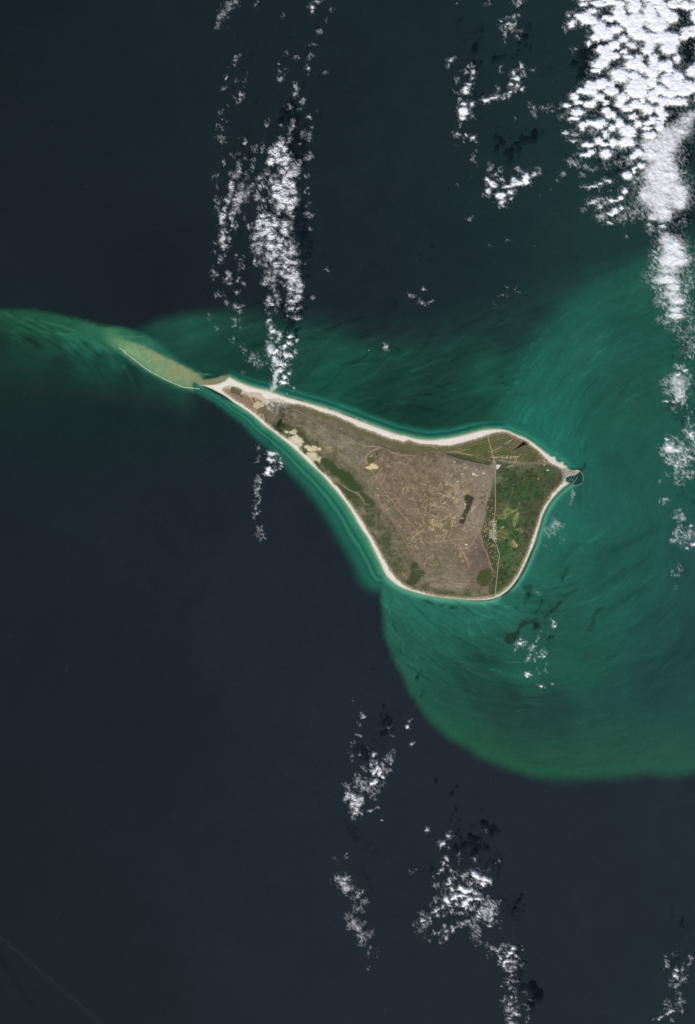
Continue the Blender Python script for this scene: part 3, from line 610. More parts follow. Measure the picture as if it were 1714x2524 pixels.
for pts, wdt, c_, a_ in (("1000 330 960 335 1000 320 1100 300 1130 290", 3, (60, 92, 46), .8), ("1130 440 1150 430", 3, (60, 92, 46), .3), ("1340 390 1400 380", 5, (60, 92, 46), .7)):
    d = I.line(cv(pts, 980, 1040, 5.26), 20); mix(K, c_, a_ * sm(wdt, 0.5, d + n_fin))
mud = ip([(1271,1075),(1290,1083),(1285,1093),(1273,1100),(1262,1098),(1266,1085)])
mix(K, (118, 100, 76), 0.8 * sm(-2, 2, mud + 2 * n_fin))
LAG = cv("580 232 662 265 645 292 600 300 560 312 530 335 498 350 490 338 520 310 552 285", 1180, 1040, 5.26)
lag = I.poly(LAG, 20) + 0.6 * n_fin
mix(K, (26, 21, 16), sm(-0.9, 0.8, lag))
mix(K, (40, 38, 24), 0.8 * sm(-0.5, 1.0, I.poly(cv("630 350 700 320 720 335 660 345 632 358", 1180, 1040, 5.26), 20)))
mix(K, (44, 40, 26), 0.7 * sm(2.5, 0.5, I.line(cv("450 360 480 345", 1180, 1040, 5.26), 20) + n_fin))

# north-western point: mud and sand flats
tip = ip([(527,956),(545,950),(556,944),(566,934),(580,941),(620,957),(652,966),(680,973),(712,985),(720,996),(690,990),(668,990),(655,996),(640,985),(610,975),(560,960)])
sandn = np.array(lin((216, 202, 178)))[None, None] * (1 + 0.07 * n_med + 0.06 * n_fin + 0.03 * n_grit)[..., None]
mix(K, sandn, 0.92 * sm(-4, 3, tip + 3 * n_med + 1.5 * n_fin))
mix(K, (172, 152, 126), 0.7 * sm(3, -6, np.abs(ip([(575,962),(600,972),(625,985),(628,995),(605,998),(585,985)])) - 0) * 0.2)
flat = ip([(552,960),(566,957),(575,966),(590,974),(604,970),(618,982),(624,994),(618,1002),(602,998),(582,983),(562,970)])
mix(K, lin((142, 122, 100)) * (1 + 0.1 * n_med + 0.08 * n_fin)[..., None], 0.85 * sm(-3, 3, flat + 2 * n_fin))
POND = [(568.4,959.5),(573,952.3),(594,957),(596.5,963),(592,972),(582.7,970.3),(570.3,967)]
pond = I.poly(smooth_poly(POND, 2), 20)
mix(K, (96, 92, 66), 0.95 * sm(-1.0, 1.0, pond + 0.5 * n_fin))
mix(K, (76, 74, 48), 0.5 * sm(-1, 1, I.poly([(569,958),(574,953),(592,958),(590,962),(575,961)], 20)))
for (px, py, r_) in ((579, 948, 2.3), (595, 977, 2.6), (589, 972, 1.8), (569, 941, 2.4), (563, 947, 2.0)):
    mix(K, (82, 80, 54) if px > 570 else (104, 116, 70), 0.9 * sm(r_ + 1, r_ - 1, np.hypot(IX - px, IY - py) + n_fin))

# dark enclosed plantation on the plateau
PLANT = [(1145.6,1222.8),(1149.4,1218.6),(1156,1219),(1168.4,1226.6),(1163.7,1241.8),(1143.7,1291.3),(1131.3,1288.4),(1150.3,1244.7),(1145.6,1237)]
plant = I.poly(PLANT, 20)
mix(K, lin((64, 68, 46)) * (1 + 0.08 * n_fin + 0.05 * n_grit)[..., None], sm(-0.8, 0.8, plant + 0.5 * n_fin))
mix(K, (92, 84, 62), 0.5 * sm(1.6, 0.6, I.line([(1153, 1245), (1148, 1258), (1142, 1275)], 10)))
plg = I.poly([(1086, 1200), (1138, 1190), (1146, 1240), (1130, 1290), (1090, 1330), (1040, 1310), (1050, 1250)], 40)

# bare tan tracks worn into the plateau: a wandering net, plus single scrapes
plateau = ip([(700,1000),(760,1020),(850,1060),(930,1090),(1010,1110),(1090,1112),(1150,1135),(1200,1146),(1219,1165),(1219,1200),(1200,1225),(1195,1262),(1186,1305),(1192,1345),(1206,1385),(1180,1410),(1150,1450),(1060,1448),(1020,1390),(990,1320),(960,1280),(910,1220),(890,1170),(820,1120),(740,1060)], 40)
wxn = IX + 6 * fbm(IX / 19, IY / 19, 3, 201); wyn = IY + 6 * fbm(IX / 19, IY / 19, 3, 211)
n1 = np.abs(fbm(wxn / 26, wyn / 26, 3, 221)); n2 = np.abs(fbm(wxn / 13, wyn / 13, 3, 231))
dens = np.clip(0.32 + 0.9 * sm(-25, 25, plg) + 0.55 * sm(-0.1, 0.5, fbm(IX / 60, IY / 60, 3, 241)), 0, 1) * sm(-2, 12, plateau)
dens *= 1 - 0.75 * sm(1150, 1170, IX) * sm(1300, 1200, IY) - 0.0
dens *= 1 - 0.85 * sm(1390, 1410, IY)
mix(K, (180, 160, 122), np.clip(dens, 0, 1) * (0.9 * sm(0.085, 0.015, n1) * sm(-0.45, 0.1, n_med) + 0.8 * sm(0.09, 0.01, n2) * sm(0.0, 0.35, fbm(IX / 34, IY / 34, 3, 251)) * sm(-20, 20, plg)))
mix(K, (196, 176, 136), np.clip(dens, 0, 1) * 0.75 * sm(0.52, 0.72, fbm(wxn / 8, wyn / 8, 3, 261)))
mix(K, (88, 76, 60), 0.5 * sm(-2, 12, plateau) * sm(0.5, 0.75, fbm(IX / 12, IY / 12, 3, 271)))
def scrape(pts, wdt, c_, a_):
    ax = [p[0] for p in pts]; ay = [p[1] for p in pts]
    w = I.win(min(ax) - 8, min(ay) - 8, max(ax) + 8, max(ay) + 8)
    if K[w].size == 0: return
    g = Grid(I.xs[w[1]], I.ys[w[0]])
    mix(K, c_, a_ * sm(wdt + 0.7, wdt - 0.6, g.line(pts, 8) + 0.5 * n_fin[w]), w)
lrng = random.Random(11)
for _ in range(2100):
    a, b = lrng.uniform(900, 1195), lrng.uniform(1110, 1400)
    ii, jj = int((b - I.ys[0]) / 1.2), int((a - I.xs[0]) / 1.2)
    if plateau[ii, jj] < 6 or plant[ii, jj] > -3: continue
    p = 0.20 + 0.80 * (plg[ii, jj] > -6)
    if b > 1335: p *= 0.5
    p *= 0.35 + 0.65 * (n_med[ii, jj] > 0)
    if lrng.random() > p: continue
    th = lrng.uniform(0, 6.3); pts = [(a, b)]
    for _k in range(lrng.randint(1, 4)):
        th += lrng.uniform(-1.3, 1.3); l = lrng.uniform(1.2, 3.6)
        pts.append((pts[-1][0] + l * math.cos(th), pts[-1][1] + l * math.sin(th)))
    scrape(pts, lrng.uniform(0.35, 1.0), lrng.choice([(178, 156, 118), (190, 170, 128), (164, 144, 110), (208, 192, 156)]), lrng.uniform(.4, .9))
# traced scrapes and gullies of the plateau
for txt in ("20 650 90 690 120 720 200 715 260 690 300 650 320 610 380 550", "110 720 115 780", "30 850 90 860 130 910 110 940 40 960", "120 855 200 850 270 875", "330 980 350 950 400 990", "430 790 490 760", "610 640 690 560", "620 490 700 500 740 520", "840 620 860 660", "810 570 900 565 905 600", "740 860 800 790 890 800", "560 1040 640 1030"):
    scrape(cv(txt, 980, 1040, 5.26), 0.5, (160, 140, 110), .55)
for txt in ("1080 120 1150 170 1200 190 1270 180 1350 120 1370 80 1440 20", "1160 190 1170 250", "1000 260 1150 270 1300 290", "1060 320 1140 340 1170 390 1080 430", "1160 330 1240 330 1320 350", "1390 450 1420 420 1460 460", "1010 560 1030 600 1090 630", "1090 580 1120 530 1140 490", "1220 600 1290 590 1340 650 1280 680", "1300 690 1270 750", "1340 660 1440 680", "1300 800 1370 810", "1520 760 1570 830", "1170 1010 1210 960 1250 1000 1200 1000"):
    scrape(cv(txt, 780, 1140, 5.26), 0.5, (164, 146, 108), .6)
for txt in ("1240 830 1340 850 1400 800 1500 830", "820 1000 900 1040"):
    pass
for txt in ("430 60 470 30", "800 310 850 330 900 345", "600 60 640 120", "960 420 1030 450", "1100 230 1140 260", "1140 180 1170 200", "840 580 910 520", "640 340 700 400", "770 60 740 60", "850 430 890 410", "930 250 970 290 1050 330", "400 250 440 330 500 420 540 500", "440 340 520 430 570 580", "150 190 210 270"):
    scrape(cv(txt, 900, 1300, 5.26), 0.5, (152, 136, 108), .55)
for (px, py, rx, ry, c_) in ((1167.5,1168.5,4,3,(228,216,190)),(1176,1172,4,1.8,(216,204,178)),(1192,1166.3,2.4,2,(230,222,206)),(1187.5,1152,1.6,1.3,(206,190,164)),(1174,1158,2,1.4,(200,186,160)),(1120.5,1138.5,3,1.6,(204,188,160)),(1171,1196,2.4,1.6,(196,180,152)),(1192,1196,2,1.6,(200,186,160)),(1139.7,1277.5,2,2,(226,214,190)),(1166,1254,3,4,(190,170,130)),(1171,1250,2,2.5,(196,176,136)),(1163,1260,2,3,(186,166,126)),(1147,1243,2.5,3,(196,176,134)),(1145,1252,2,3,(190,170,130)),(1150,1342,3,2.2,(222,206,180)),(1126,1200,8,10,(166,142,112)),(1244,1163,0,0,(0,0,0)),(1350.5,1159,3,1.4,(232,226,214)),(1241,1299,2.5,1.4,(226,212,190)),(1236,1301,3,1.6,(206,170,140)),(1182,1306,3,5,(170,140,116)),(1203,1302,3,2,(186,150,120)),(1172,1308,5,6,(150,126,108))):
    if rx: mix(K, c_, 0.9 * sm(1.25, 0.8, np.hypot((IX - px) / rx, (IY - py) / ry) + 0.25 * n_fin))
for (px, py) in ((1117, 1218), (1139.5, 1157.5), (1139, 1281), (1072, 1137)):
    mix(K, (60, 46, 30), 0.9 * sm(2.3, 1.2, np.hypot(IX - px, IY - py)))
for (px, py) in ((1187,1213),(1193,1213.5),(1185,1227),(1191,1228),(1201,1218),(1196,1223),(1200,1208),(1186,1252),(1189,1240)):
    mix(K, (92, 86, 66), 0.8 * sm(3.2, 1.4, np.hypot((IX - px) * 0.8, IY - py) + 0.8 * n_fin))
# grass streaks blown across the southern plateau
gs = ip([(1010,1390),(1080,1392),(1150,1400),(1180,1420),(1190,1450),(1140,1462),(1060,1450),(1020,1425)])
mix(K, (150, 140, 122), 0.5 * sm(-4, 14, gs) * sm(-0.05, 0.45, fbm(IX / 40, (IY - 0.12 * IX) / 3.2, 4, 281)))
mix(K, (96, 92, 72), 0.4 * sm(-4, 14, gs) * sm(0.1, 0.5, fbm(IX / 44, (IY - 0.12 * IX) / 3.6, 4, 283)))
mix(K, (104, 92, 86), 0.5 * sm(-6, 10, ip([(1166,1352),(1190,1352),(1204,1375),(1208,1396),(1190,1402),(1168,1392),(1158,1372)]) + 4 * n_med))

# speckled belt of yards along the foot of the plateau and by the shore roads
vrng = random.Random(5)
def specks(n, x0, y0, x1, y1, mask, cols, r0, r1, a_=0.85):
    for _ in range(n):
        a, b = vrng.uniform(x0, x1), vrng.uniform(y0, y1)
        ii, jj = min(max(int((b - I.ys[0]) / 1.2), 0), I.shape[0] - 1), min(max(int((a - I.xs[0]) / 1.2), 0), I.shape[1] - 1)
        if mask is not None and mask[ii, jj] < 1: continue
        r_ = vrng.uniform(r0, r1); w = I.win(a - r_ - 3, b - r_ - 3, a + r_ + 3, b + r_ + 3)
        mix(K, vrng.choice(cols), a_ * sm(r_ + 0.7, r_ - 0.7, np.hypot((IX[w] - a) * vrng.uniform(.7, 1.2), IY[w] - b)), w)
TAN = [(190, 174, 140), (206, 192, 160), (168, 150, 118), (176, 140, 112)]
DRK = [(58, 62, 38), (66, 66, 42), (52, 58, 36), (74, 70, 48)]
yb = ip([(1204,1212),(1216,1212),(1219,1260),(1217,1300),(1222,1345),(1228,1370),(1224,1410),(1218,1445),(1204,1440),(1210,1405),(1200,1362),(1190,1330),(1190,1300),(1198,1262)], 20)
specks(420, 1186, 1205, 1230, 1445, yb, DRK, 0.8, 1.8)
specks(300, 1186, 1205, 1230, 1445, yb, TAN, 0.5, 1.3)
for ii in range(2):
    specks(95, 1207, 1283, 1225, 1330, None, [(204, 196, 170), (186, 176, 146), (222, 214, 196), (120, 120, 84)], 0.5, 1.3)
specks(60, 1224, 1136, 1300, 1200, farm, [(130, 124, 90), (116, 116, 80), (156, 146, 114)], 0.6, 1.5, .55)
specks(70, 1206, 1122, 1292, 1146, None, [(180, 164, 128), (196, 182, 148), (150, 130, 96), (64, 72, 42)], 0.5, 1.3, .65)
specks(520, 1226, 1150, 1350, 1460, farm, [(44, 58, 34), (40, 56, 32), (84, 98, 58), (50, 94, 46), (54, 100, 50)], 1.0, 4.2, .55)
specks(150, 1228, 1215, 1300, 1400, farm, [(120, 122, 84), (140, 134, 96)], 0.5, 1.2, .7)
specks(45, 1168, 1464, 1212, 1476, isd, [(196, 180, 142), (180, 162, 126), (206, 192, 160)], 0.4, 1.0, .7)
specks(50, 1330, 1130, 1356, 1146, isd, [(206, 190, 150), (150, 126, 92), (110, 96, 66)], 0.8, 1.8, .8)
specks(140, 1340, 1205, 1372, 1260, None, [(150, 140, 100), (130, 122, 84)], 0.5, 1.2, .6)
specks(500, 860, 1180, 1060, 1450, belt, [(64, 74, 44), (76, 84, 52), (56, 66, 40)], 0.8, 2.4, .6)
specks(260, 860, 1180, 1060, 1450, belt, [(150, 140, 104), (138, 134, 104)], 0.4, 1.0, .6)
for txt in ("150 180 250 220 330 290 400 340 480 380 540 400 600 470 640 540 700 545", "560 420 620 500"):
    d = I.line(smooth_poly(cv(txt, 780, 1140, 5.26), 3, False), 12)
    mix(K, (148, 134, 104), 0.75 * sm(2.6, 0.8, d + 1.2 * n_fin))
for txt in ("680 390 760 385 820 405 900 420 970 430", "440 320 480 330 520 345", "1240 460 1330 455 1420 470 1480 450 1578 450", "1430 580 1500 560 1540 500 1540 460"):
    d = I.line(cv(txt, 980, 1040, 5.26), 12)
    mix(K, (196, 180, 140), 0.7 * sm(1.4, 0.3, d + 0.9 * n_fin))
for txt in ("1210 390 1290 350 1360 320", "1390 285 1480 230", "1420 290 1500 215"):
    d = I.line(cv(txt, 980, 1040, 5.26), 12); mix(K, (178, 172, 140), 0.8 * sm(1.0, 0.2, d + 0.3 * n_fin))
for txt in ("490 560 640 540 780 530 900 545 1000 575 1060 610", "360 590 480 580"):
    d = I.line(cv(txt, 1180, 1040, 5.26), 12); mix(K, (134, 124, 98), 0.6 * sm(2.8, 0.8, d + n_fin))

# sand: dunes, beach
DUNE = [([(628,993),(641.6,990.5),(649,995),(645.4,1002.7),(632,1004.6),(625,1000.8)], (206,188,148), "small yellow sand patch in the middle of the narrow sandy point"),
        ([(704,1065),(719.5,1059.7),(733,1061),(729,1069),(713.8,1069.5)], (222,208,172), "short cream blowout just inland of the green thickets"),
        ([(709.5,1081.7),(722.8,1074),(738,1075.5),(747.5,1089),(741,1101),(728.5,1102.6),(715,1092)], (230,216,188), "broad pale sand sheet reaching the south-western beach"),
        ([(752,1100.7),(772,1098.8),(783.7,1100.7),(791,1107.3),(783.7,1112),(762.7,1110.5)], (224,210,168), "yellowish dune tongue right of the small green wood"),
        ([(751,1121.6),(762.7,1116),(780,1118.7),(791,1131),(789,1143),(780,1136),(772,1137),(759,1135)], (222,207,168), "streaky cream dune behind the beach, below the dune tongue"),
        ([(900,1152.5),(909,1149),(914.8,1144),(930,1146),(934,1150),(926,1154),(918,1157.5),(906,1156.5)], (232,210,150), "bright yellow sand blowout alone on the brown plateau")]
dmask = np.zeros(I.shape, int)
for i, (pg, c_, lb) in enumerate(DUNE):
    d = ip(pg) + 3.0 * n_fin + 3.0 * n_med + 1.0 * n_grit + 3.5 * n_str - 0.3
    mix(K, lin(c_) * (1 + 0.12 * n_fin + 0.10 * n_str + 0.06 * n_grit)[..., None], 0.95 * sm(-3.0, 1.6, d))
    dmask[(d > -0.5)] = i + 1
for txt in ("1080 735 1180 740 1250 745", "1120 810 1180 780 1250 760", "1090 830 1060 900 1080 960"):
    scrape(cv(txt, 700, 960, 5.26), 0.8, (206, 186, 138), .7)
for txt in ("810 650 890 640 900 680", "760 560 800 600 790 640", "680 355 730 430 770 500", "770 390 800 470"):
    scrape(cv(txt, 480, 900, 5.26), 0.9, (206, 186, 144), .75)

bd = isd + 2.0 * n_fin + 2.0 * n_med + 1.0 * n_grit + 0.7 + 0.6 * sm(1170, 1250, IY)
mix(K, (190, 174, 142), 0.55 * sm(7.0, 0.0, isd + 3.5 * n_fin + 2.5 * n_med))
beachm = sm(1.5, -1.5, bd)
sand = ramp(cs + 0.5 * n_fin, [(0, (176, 160, 134)), (1.4, (206, 192, 168)), (3.0, (234, 225, 208)), (9, (240, 232, 217)), (22, (230, 220, 200))])
sand *= (1 + 0.05 * fbm(IX / 9, IY / 9, 3, 301) + 0.05 * n_grit)[..., None]
mix(K, sand, beachm)
salt = G_tip = I.poly([(1349,1117),(1359,1125),(1369,1126),(1371,1135),(1379,1141),(1388,1139),(1391,1148),(1398,1154),(1392,1158),(1377,1151),(1362,1144),(1351,1135),(1341,1124)], 20)
mix(K, (226, 216, 204), 0.8 * sm(-1, 2, salt))
quay = I.poly([(1388,1152),(1400,1156),(1414,1160),(1427,1158),(1430,1162),(1424,1166),(1417,1171),(1404,1173),(1396,1177),(1390,1183),(1398,1187),(1400,1192),(1388,1187),(1385,1176),(1384,1160)], 20)
mix(K, lin((166, 156, 140)) * (1 + 0.35 * n_grit + 0.2 * n_fin)[..., None], 0.8 * sm(-1, 2, quay))
specks(80, 1386, 1152, 1428, 1190, cs, [(92, 84, 66), (210, 200, 186), (128, 116, 96), (74, 72, 56)], 0.4, 1.1, .8)
K = np.clip(K, 0.004, 0.95)

# heights
ins = np.clip(cs, 0, None)
Hh = np.clip(cs, -3, 60) * 0.55
Hh = np.where(cs > 0, 3.5 * (1 - np.exp(-ins / 2.5)) + 3.0 * sm(0, 6, isd), Hh)
upl = sm(0, 15, plateau)
Hh = Hh + 34 * upl + upl * (7 * n_med + 3.0 * n_fin + 6 * n_big)
Hh = Hh + (1 - upl) * sm(0, 5, isd) * (2.0 * n_med + 1.4 * n_fin)
Hh = Hh + 1.4 * rid * sm(-2, 4, cape) + 6 * sm(-1, 2, np.where(dmask > 0, 1.0, -1.0)) * 0.6
Hh = np.where(lag > 0, 1.2, Hh); Hh = np.where(pond > 0, 1.4, Hh)
Hh = np.where(cs < 0, cs * 1.2, Hh)

def height(px, py):
    fx = np.clip((np.asarray(px, float) - I.xs[0]) / 1.2, 0, I.shape[1] - 1.01); fy = np.clip((np.asarray(py, float) - I.ys[0]) / 1.2, 0, I.shape[0] - 1.01)
    i = fx.astype(int); j = fy.astype(int); a = fx - i; b = fy - j
    return (Hh[j, i] * (1 - a) + Hh[j, i + 1] * a) * (1 - b) + (Hh[j + 1, i] * (1 - a) + Hh[j + 1, i + 1] * a) * b

LAND = attr_mat('island_ground', 0.95, 0.1, [0.02, 0.07], [0.10, 0.07], bump=1.2, bscale=0.03)
iy_, ix_ = I.shape
idx = np.arange(iy_ * ix_).reshape(iy_, ix_)
V = np.stack([wx(IX), wy(IY), Hh], -1).reshape(-1, 3)
A = np.clip(K / ILLUM, 0, 0.85).reshape(-1, 3)
Fq = np.stack([idx[1:, :-1], idx[1:, 1:], idx[:-1, 1:], idx[:-1, :-1]], -1)
def at0(a): return a[:-1, :-1]
keep = np.maximum.reduce([cs[:-1, :-1], cs[1:, :-1], cs[:-1, 1:], cs[1:, 1:]]) > -2.2
cls = np.ones(keep.shape, int)                       # 1 plateau heath
cls[at0(belt) > 0] = 2                               # scrubland
cls[at0(farm) > 0] = 3
cls[at0(cape) > 0] = 4
cls[at0(tip) > 0] = 5
woodn = 0
for i, (pg, c_, sf) in enumerate(GREEN): cls[at0(ip(pg)) > 0] = 20 + i
fm, dm = at0(fmask), at0(dmask)
cls[fm > 0] = 40 + fm[fm > 0]
cls[dm > 0] = 60 + dm[dm > 0]
cls[at0(plant) > 0] = 6
cls[at0(bd) < 0] = 0
cls[(at0(salt) > 0)] = 9
cls[(at0(quay) > 0)] = 10
cls[at0(pond) > 0] = 7
cls[at0(lag) > 0] = 8
cls[~keep] = -1
NAMES = {0: ('beach', 'pale sand beach running all round the island'), 1: ('heath_plateau', 'brown dry plateau scored with tan tracks in the middle of the island'), 2: ('scrubland', 'olive scrub belt behind the south-western beach'),
         3: ('farmland', 'dark green farmland with small plots on the eastern slope'), 4: ('beach_ridges', 'olive cape of curved striped beach ridges in the north-east'), 5: ('sand_flat', 'bare sand flat on the narrow north-western point'),
         6: ('plantation', 'dark flag-shaped enclosed plantation on the brown plateau'), 7: ('salt_pond', 'olive four-sided pond near the sandy point'), 8: ('lagoon', 'black lagoon behind the north-eastern beach'),
         9: ('scalloped_spit', 'white scalloped sand spit leading to the harbour'), 10: ('quay', 'grey harbour quay on the eastern tip')}
for k_, (nm_, lb) in NAMES.items():
    F = Fq[cls == k_]
    if len(F): tag(part_of(nm_, V, A, F, LAND), lb, kind='structure')
WL = {0: 'deep green wood behind the south-western beach, largest on that shore', 1: 'dull green thicket between the beach and the tan path', 3: 'dark green thicket near the southern beach', 4: 'dark scrub patch at the southern edge of the plateau', 13: 'dark wooded scarp below the striped ridges', 8: 'small green wood between two dunes'}
for i in range(len(GREEN)):
    F = Fq[cls == 20 + i]
    if len(F): tag(part_of('wood', V, A, F, LAND), WL.get(i, 'small olive thicket among the dunes and scrub'), None, 'thickets of the south-western shore', kind='structure')
for i in range(len(FIELD)):
    F = Fq[cls == 41 + i]
    if len(F): tag(part_of('field', V, A, F, LAND), FIELD[i][2], None, 'fields of the eastern slope', kind='structure')
for i in range(len(DUNE)):
    F = Fq[cls == 61 + i]
    if len(F): tag(part_of('sand_dune', V, A, F, LAND), DUNE[i][2], None, 'bare dunes', kind='structure')
# ------------------------------------------------------------------ roads and tracks
ROADM = plain('pale_road_dirt', (178, 164, 134), 0.95, 0.10, 0.02)
TRACKM = plain('tan_track_dirt', (168, 148, 114), 0.95, 0.14, 0.02)
GREYM = plain('grey_track_dirt', (140, 128, 110), 0.95, 0.12, 0.02)
STRIPM = plain('orange_airstrip_dirt', (178, 140, 108), 0.95, 0.08, 0.01)
SURF = plain('white_surf', (226, 226, 200), 0.7, 0.10, 0.02)
BRED = plain('sand_bar_sand', (206, 206, 172), 0.9, 0.10, 0.02)

def ribbon(name, pts, width, mat, lift=2.5, z=None, wob=0.25):
    pts = smooth_poly(pts, 6, False)
    P = [pts[0]]
    for p in pts[1:]:
        if math.hypot(p[0] - P[-1][0], p[1] - P[-1][1]) > 1.2: P.append(p)
    P = np.array(P); T = np.gradient(P, axis=0); T /= np.linalg.norm(T, axis=1)[:, None] + 1e-9
    Nn = np.stack([-T[:, 1], T[:, 0]], -1)
    hw = width / 2 * (1 + wob * perlin(np.arange(len(P)) / 5.0, np.full(len(P), 3.3 + P[0, 0]), 9))
    rows = []
    for s_ in (-1, 0, 1):
        q = P + Nn * (s_ * hw)[:, None]
        zz = height(q[:, 0], q[:, 1]) + lift if z is None else np.full(len(q), z)
        rows.append(np.stack([wx(q[:, 0]), wy(q[:, 1]), zz], -1))
    zc = np.maximum.reduce([r[:, 2] for r in rows])
    for r in rows: r[:, 2] = zc if z is None else r[:, 2]
    n = len(P); Vv = np.concatenate(rows)
    a = np.arange(n - 1)
    F = np.concatenate([np.stack([a + k * n, a + k * n + 1, a + (k + 1) * n + 1, a + (k + 1) * n], -1) for k in (0, 1)])
    o = ob(name, np_mesh(name, Vv, F), mat)
    return o
def road(name, pts, w, m, lb): return tag(ribbon(name, pts, w, m), lb, None, None, 'structure')

road('main_road', [(1203,1073),(1205,1085),(1208,1096),(1211,1105),(1214,1118),(1217,1130),(1221,1142),(1221.2,1165),(1220.8,1200),(1221.6,1238),(1219.7,1272),(1217,1289),(1218,1306.5),(1218.8,1329),(1225.4,1346.4),(1231,1367),(1229,1386),(1226.4,1415),(1222.6,1449),(1220.7,1469)], 1.5, ROADM, 'pale straight road running north to south along the foot of the plateau')
road('dirt_road', [(1203.6,1211),(1198.8,1234),(1194,1261),(1192,1285.5),(1187.4,1300.8),(1180.8,1311),(1185.5,1318),(1190,1337),(1192,1350),(1199.8,1361.6),(1205.5,1382.5),(1215,1409)], 1.4, TRACKM, 'tan road along the eastern rim of the plateau, west of the main road')
road('dirt_road', [(1218,1305),(1200,1306),(1180.8,1309),(1161.7,1319.8),(1137,1329),(1108.5,1331),(1080,1336.5),(1071,1336.3),(1056,1337),(1044.5,1326.6),(1038.6,1320.6),(1015.7,1292),(989,1265.5),(970,1238.9),(949,1212),(937.8,1193),(924.5,1174),(915,1159)], 1.3, TRACKM, 'long tan road from the village across the plateau to the yellow blowout')
road('dirt_road', [(1181,1312),(1170,1329),(1158,1346.6),(1147,1350),(1135,1352)], 1.3, TRACKM, 'short tan road from the village junction to the airstrip')
road('dirt_track', [(897.7,1146),(876.8,1125.4),(855.9,1110),(836.9,1091),(817.9,1070),(793,1047.5)], 1.1, GREYM, 'grey track north-west of the yellow blowout')
road('dirt_track', [(781.7,1038),(764,1028),(747.5,1019),(738,1014),(728.5,1011),(715.2,1008.5)], 1.3, TRACKM, 'tan track behind the northern beach near the dark cloud shadow')
road('dirt_track', [(880.6,1091),(892,1096),(905.3,1099.7),(937.6,1101.6),(952,1108),(966,1114),(981.4,1121.6),(1002.8,1121.7),(1021.8,1123.7)], 1.2, TRACKM, 'tan track across the northern heath, left half of the northern route')
road('dirt_track', [(1021.8,1123.7),(1037,1118),(1059.8,1114),(1086.5,1116),(1113,1125.6),(1151,1138),(1189,1144.6),(1204,1152),(1218.6,1162.6)], 1.3, GREYM, 'grey track under the wooded scarp, joining the main road')
road('dirt_track', [(951,1261.7),(970,1280.7),(979.8,1303.8),(989,1318),(998.9,1334),(1017.9,1357),(1033,1379.8),(1040,1396)], 1.6, GREYM, 'broad grey track at the edge of the south-western scrub')
road('dirt_track', [(1002,1331),(1012,1323),(1026,1321),(1038,1321)], 1.0, TRACKM, 'short looping tan track joining the long road')
road('dirt_track', [(1226,1352),(1230,1366),(1234,1378),(1238,1394)], 1.0, GREYM, 'farm track forking off the main road south of the village')
road('dirt_track', [(1222,1270),(1238,1269),(1256,1266),(1273,1257),(1279,1247),(1280,1236)], 0.9, TRACKM, 'farm track between the olive fields')
road('dirt_track', [(1251,1345),(1265,1330),(1282,1316),(1292,1307),(1312,1321)], 0.8, GREYM, 'thin path beside the ploughed field')
road('shore_road', [(1390,1184),(1381,1195),(1370,1208),(1357,1224)], 1.0, TRACKM, 'straight shore road from the harbour to the south-west')
road('harbour_road', [(1221,1136),(1240,1135),(1273,1142.7),(1310,1140.5),(1351,1141.5),(1370,1148),(1386,1158),(1398,1162),(1412,1164)], 1.0, GREYM, 'grey road leading east to the harbour')
road('dirt_track', [(1265,1200),(1262,1218),(1256,1234),(1246,1254),(1240,1262)], 0.8, GREYM, 'thin farm path down through the dark green farmland')
tag(ribbon('airstrip', [(1130,1337),(1139,1356),(1148,1376),(1157.8,1397.5)], 2.6, STRIPM, 3.5, None, 0.05), 'straight orange dirt airstrip slanting across the plateau', kind='structure')
tri = cv("1280 553 1338 556 1322 590 1290 622 1284 600", 980, 1040, 5.26)
Vt = np.array([(wx(a), wy(b), float(height(a, b)) + 4) for a, b in tri] + [(wx(1227), wy(1150), float(height(1227, 1150)) + 5)])
Vt[:, 2] = Vt[:, 2].max()
tag(ob('sand_pit', np_mesh('sand_pit', Vt, np.array([[5, (i + 1) % 5, i] for i in range(5)])), plain('bare_white_sand', (226, 214, 196), 0.95, 0.06, 0.03)), 'white wedge of bare sand beside the main road', kind='structure')

# line of white sand and surf on the outer edge of the drowned bank
bar = cv("893 418 920 432 950 462 985 488 1025 520 1060 548 1100 577 1140 602 1180 622 1220 644 1260 664 1300 682 1325 693", 0, 720, k8)
tag(ribbon('sand_bar', bar, 1.5, BRED, z=0.8, wob=0.55), 'thin white sand bar along the outer edge of the drowned sandbank', kind='structure')
bar2 = cv("1328 690 1350 704 1380 712 1430 717 1480 723 1497 722", 0, 720, k8)
tag(ribbon('sand_bar', bar2, 1.1, SURF, z=0.9, wob=0.6), 'faint broken white bar between the sand bar and the point', kind='structure')

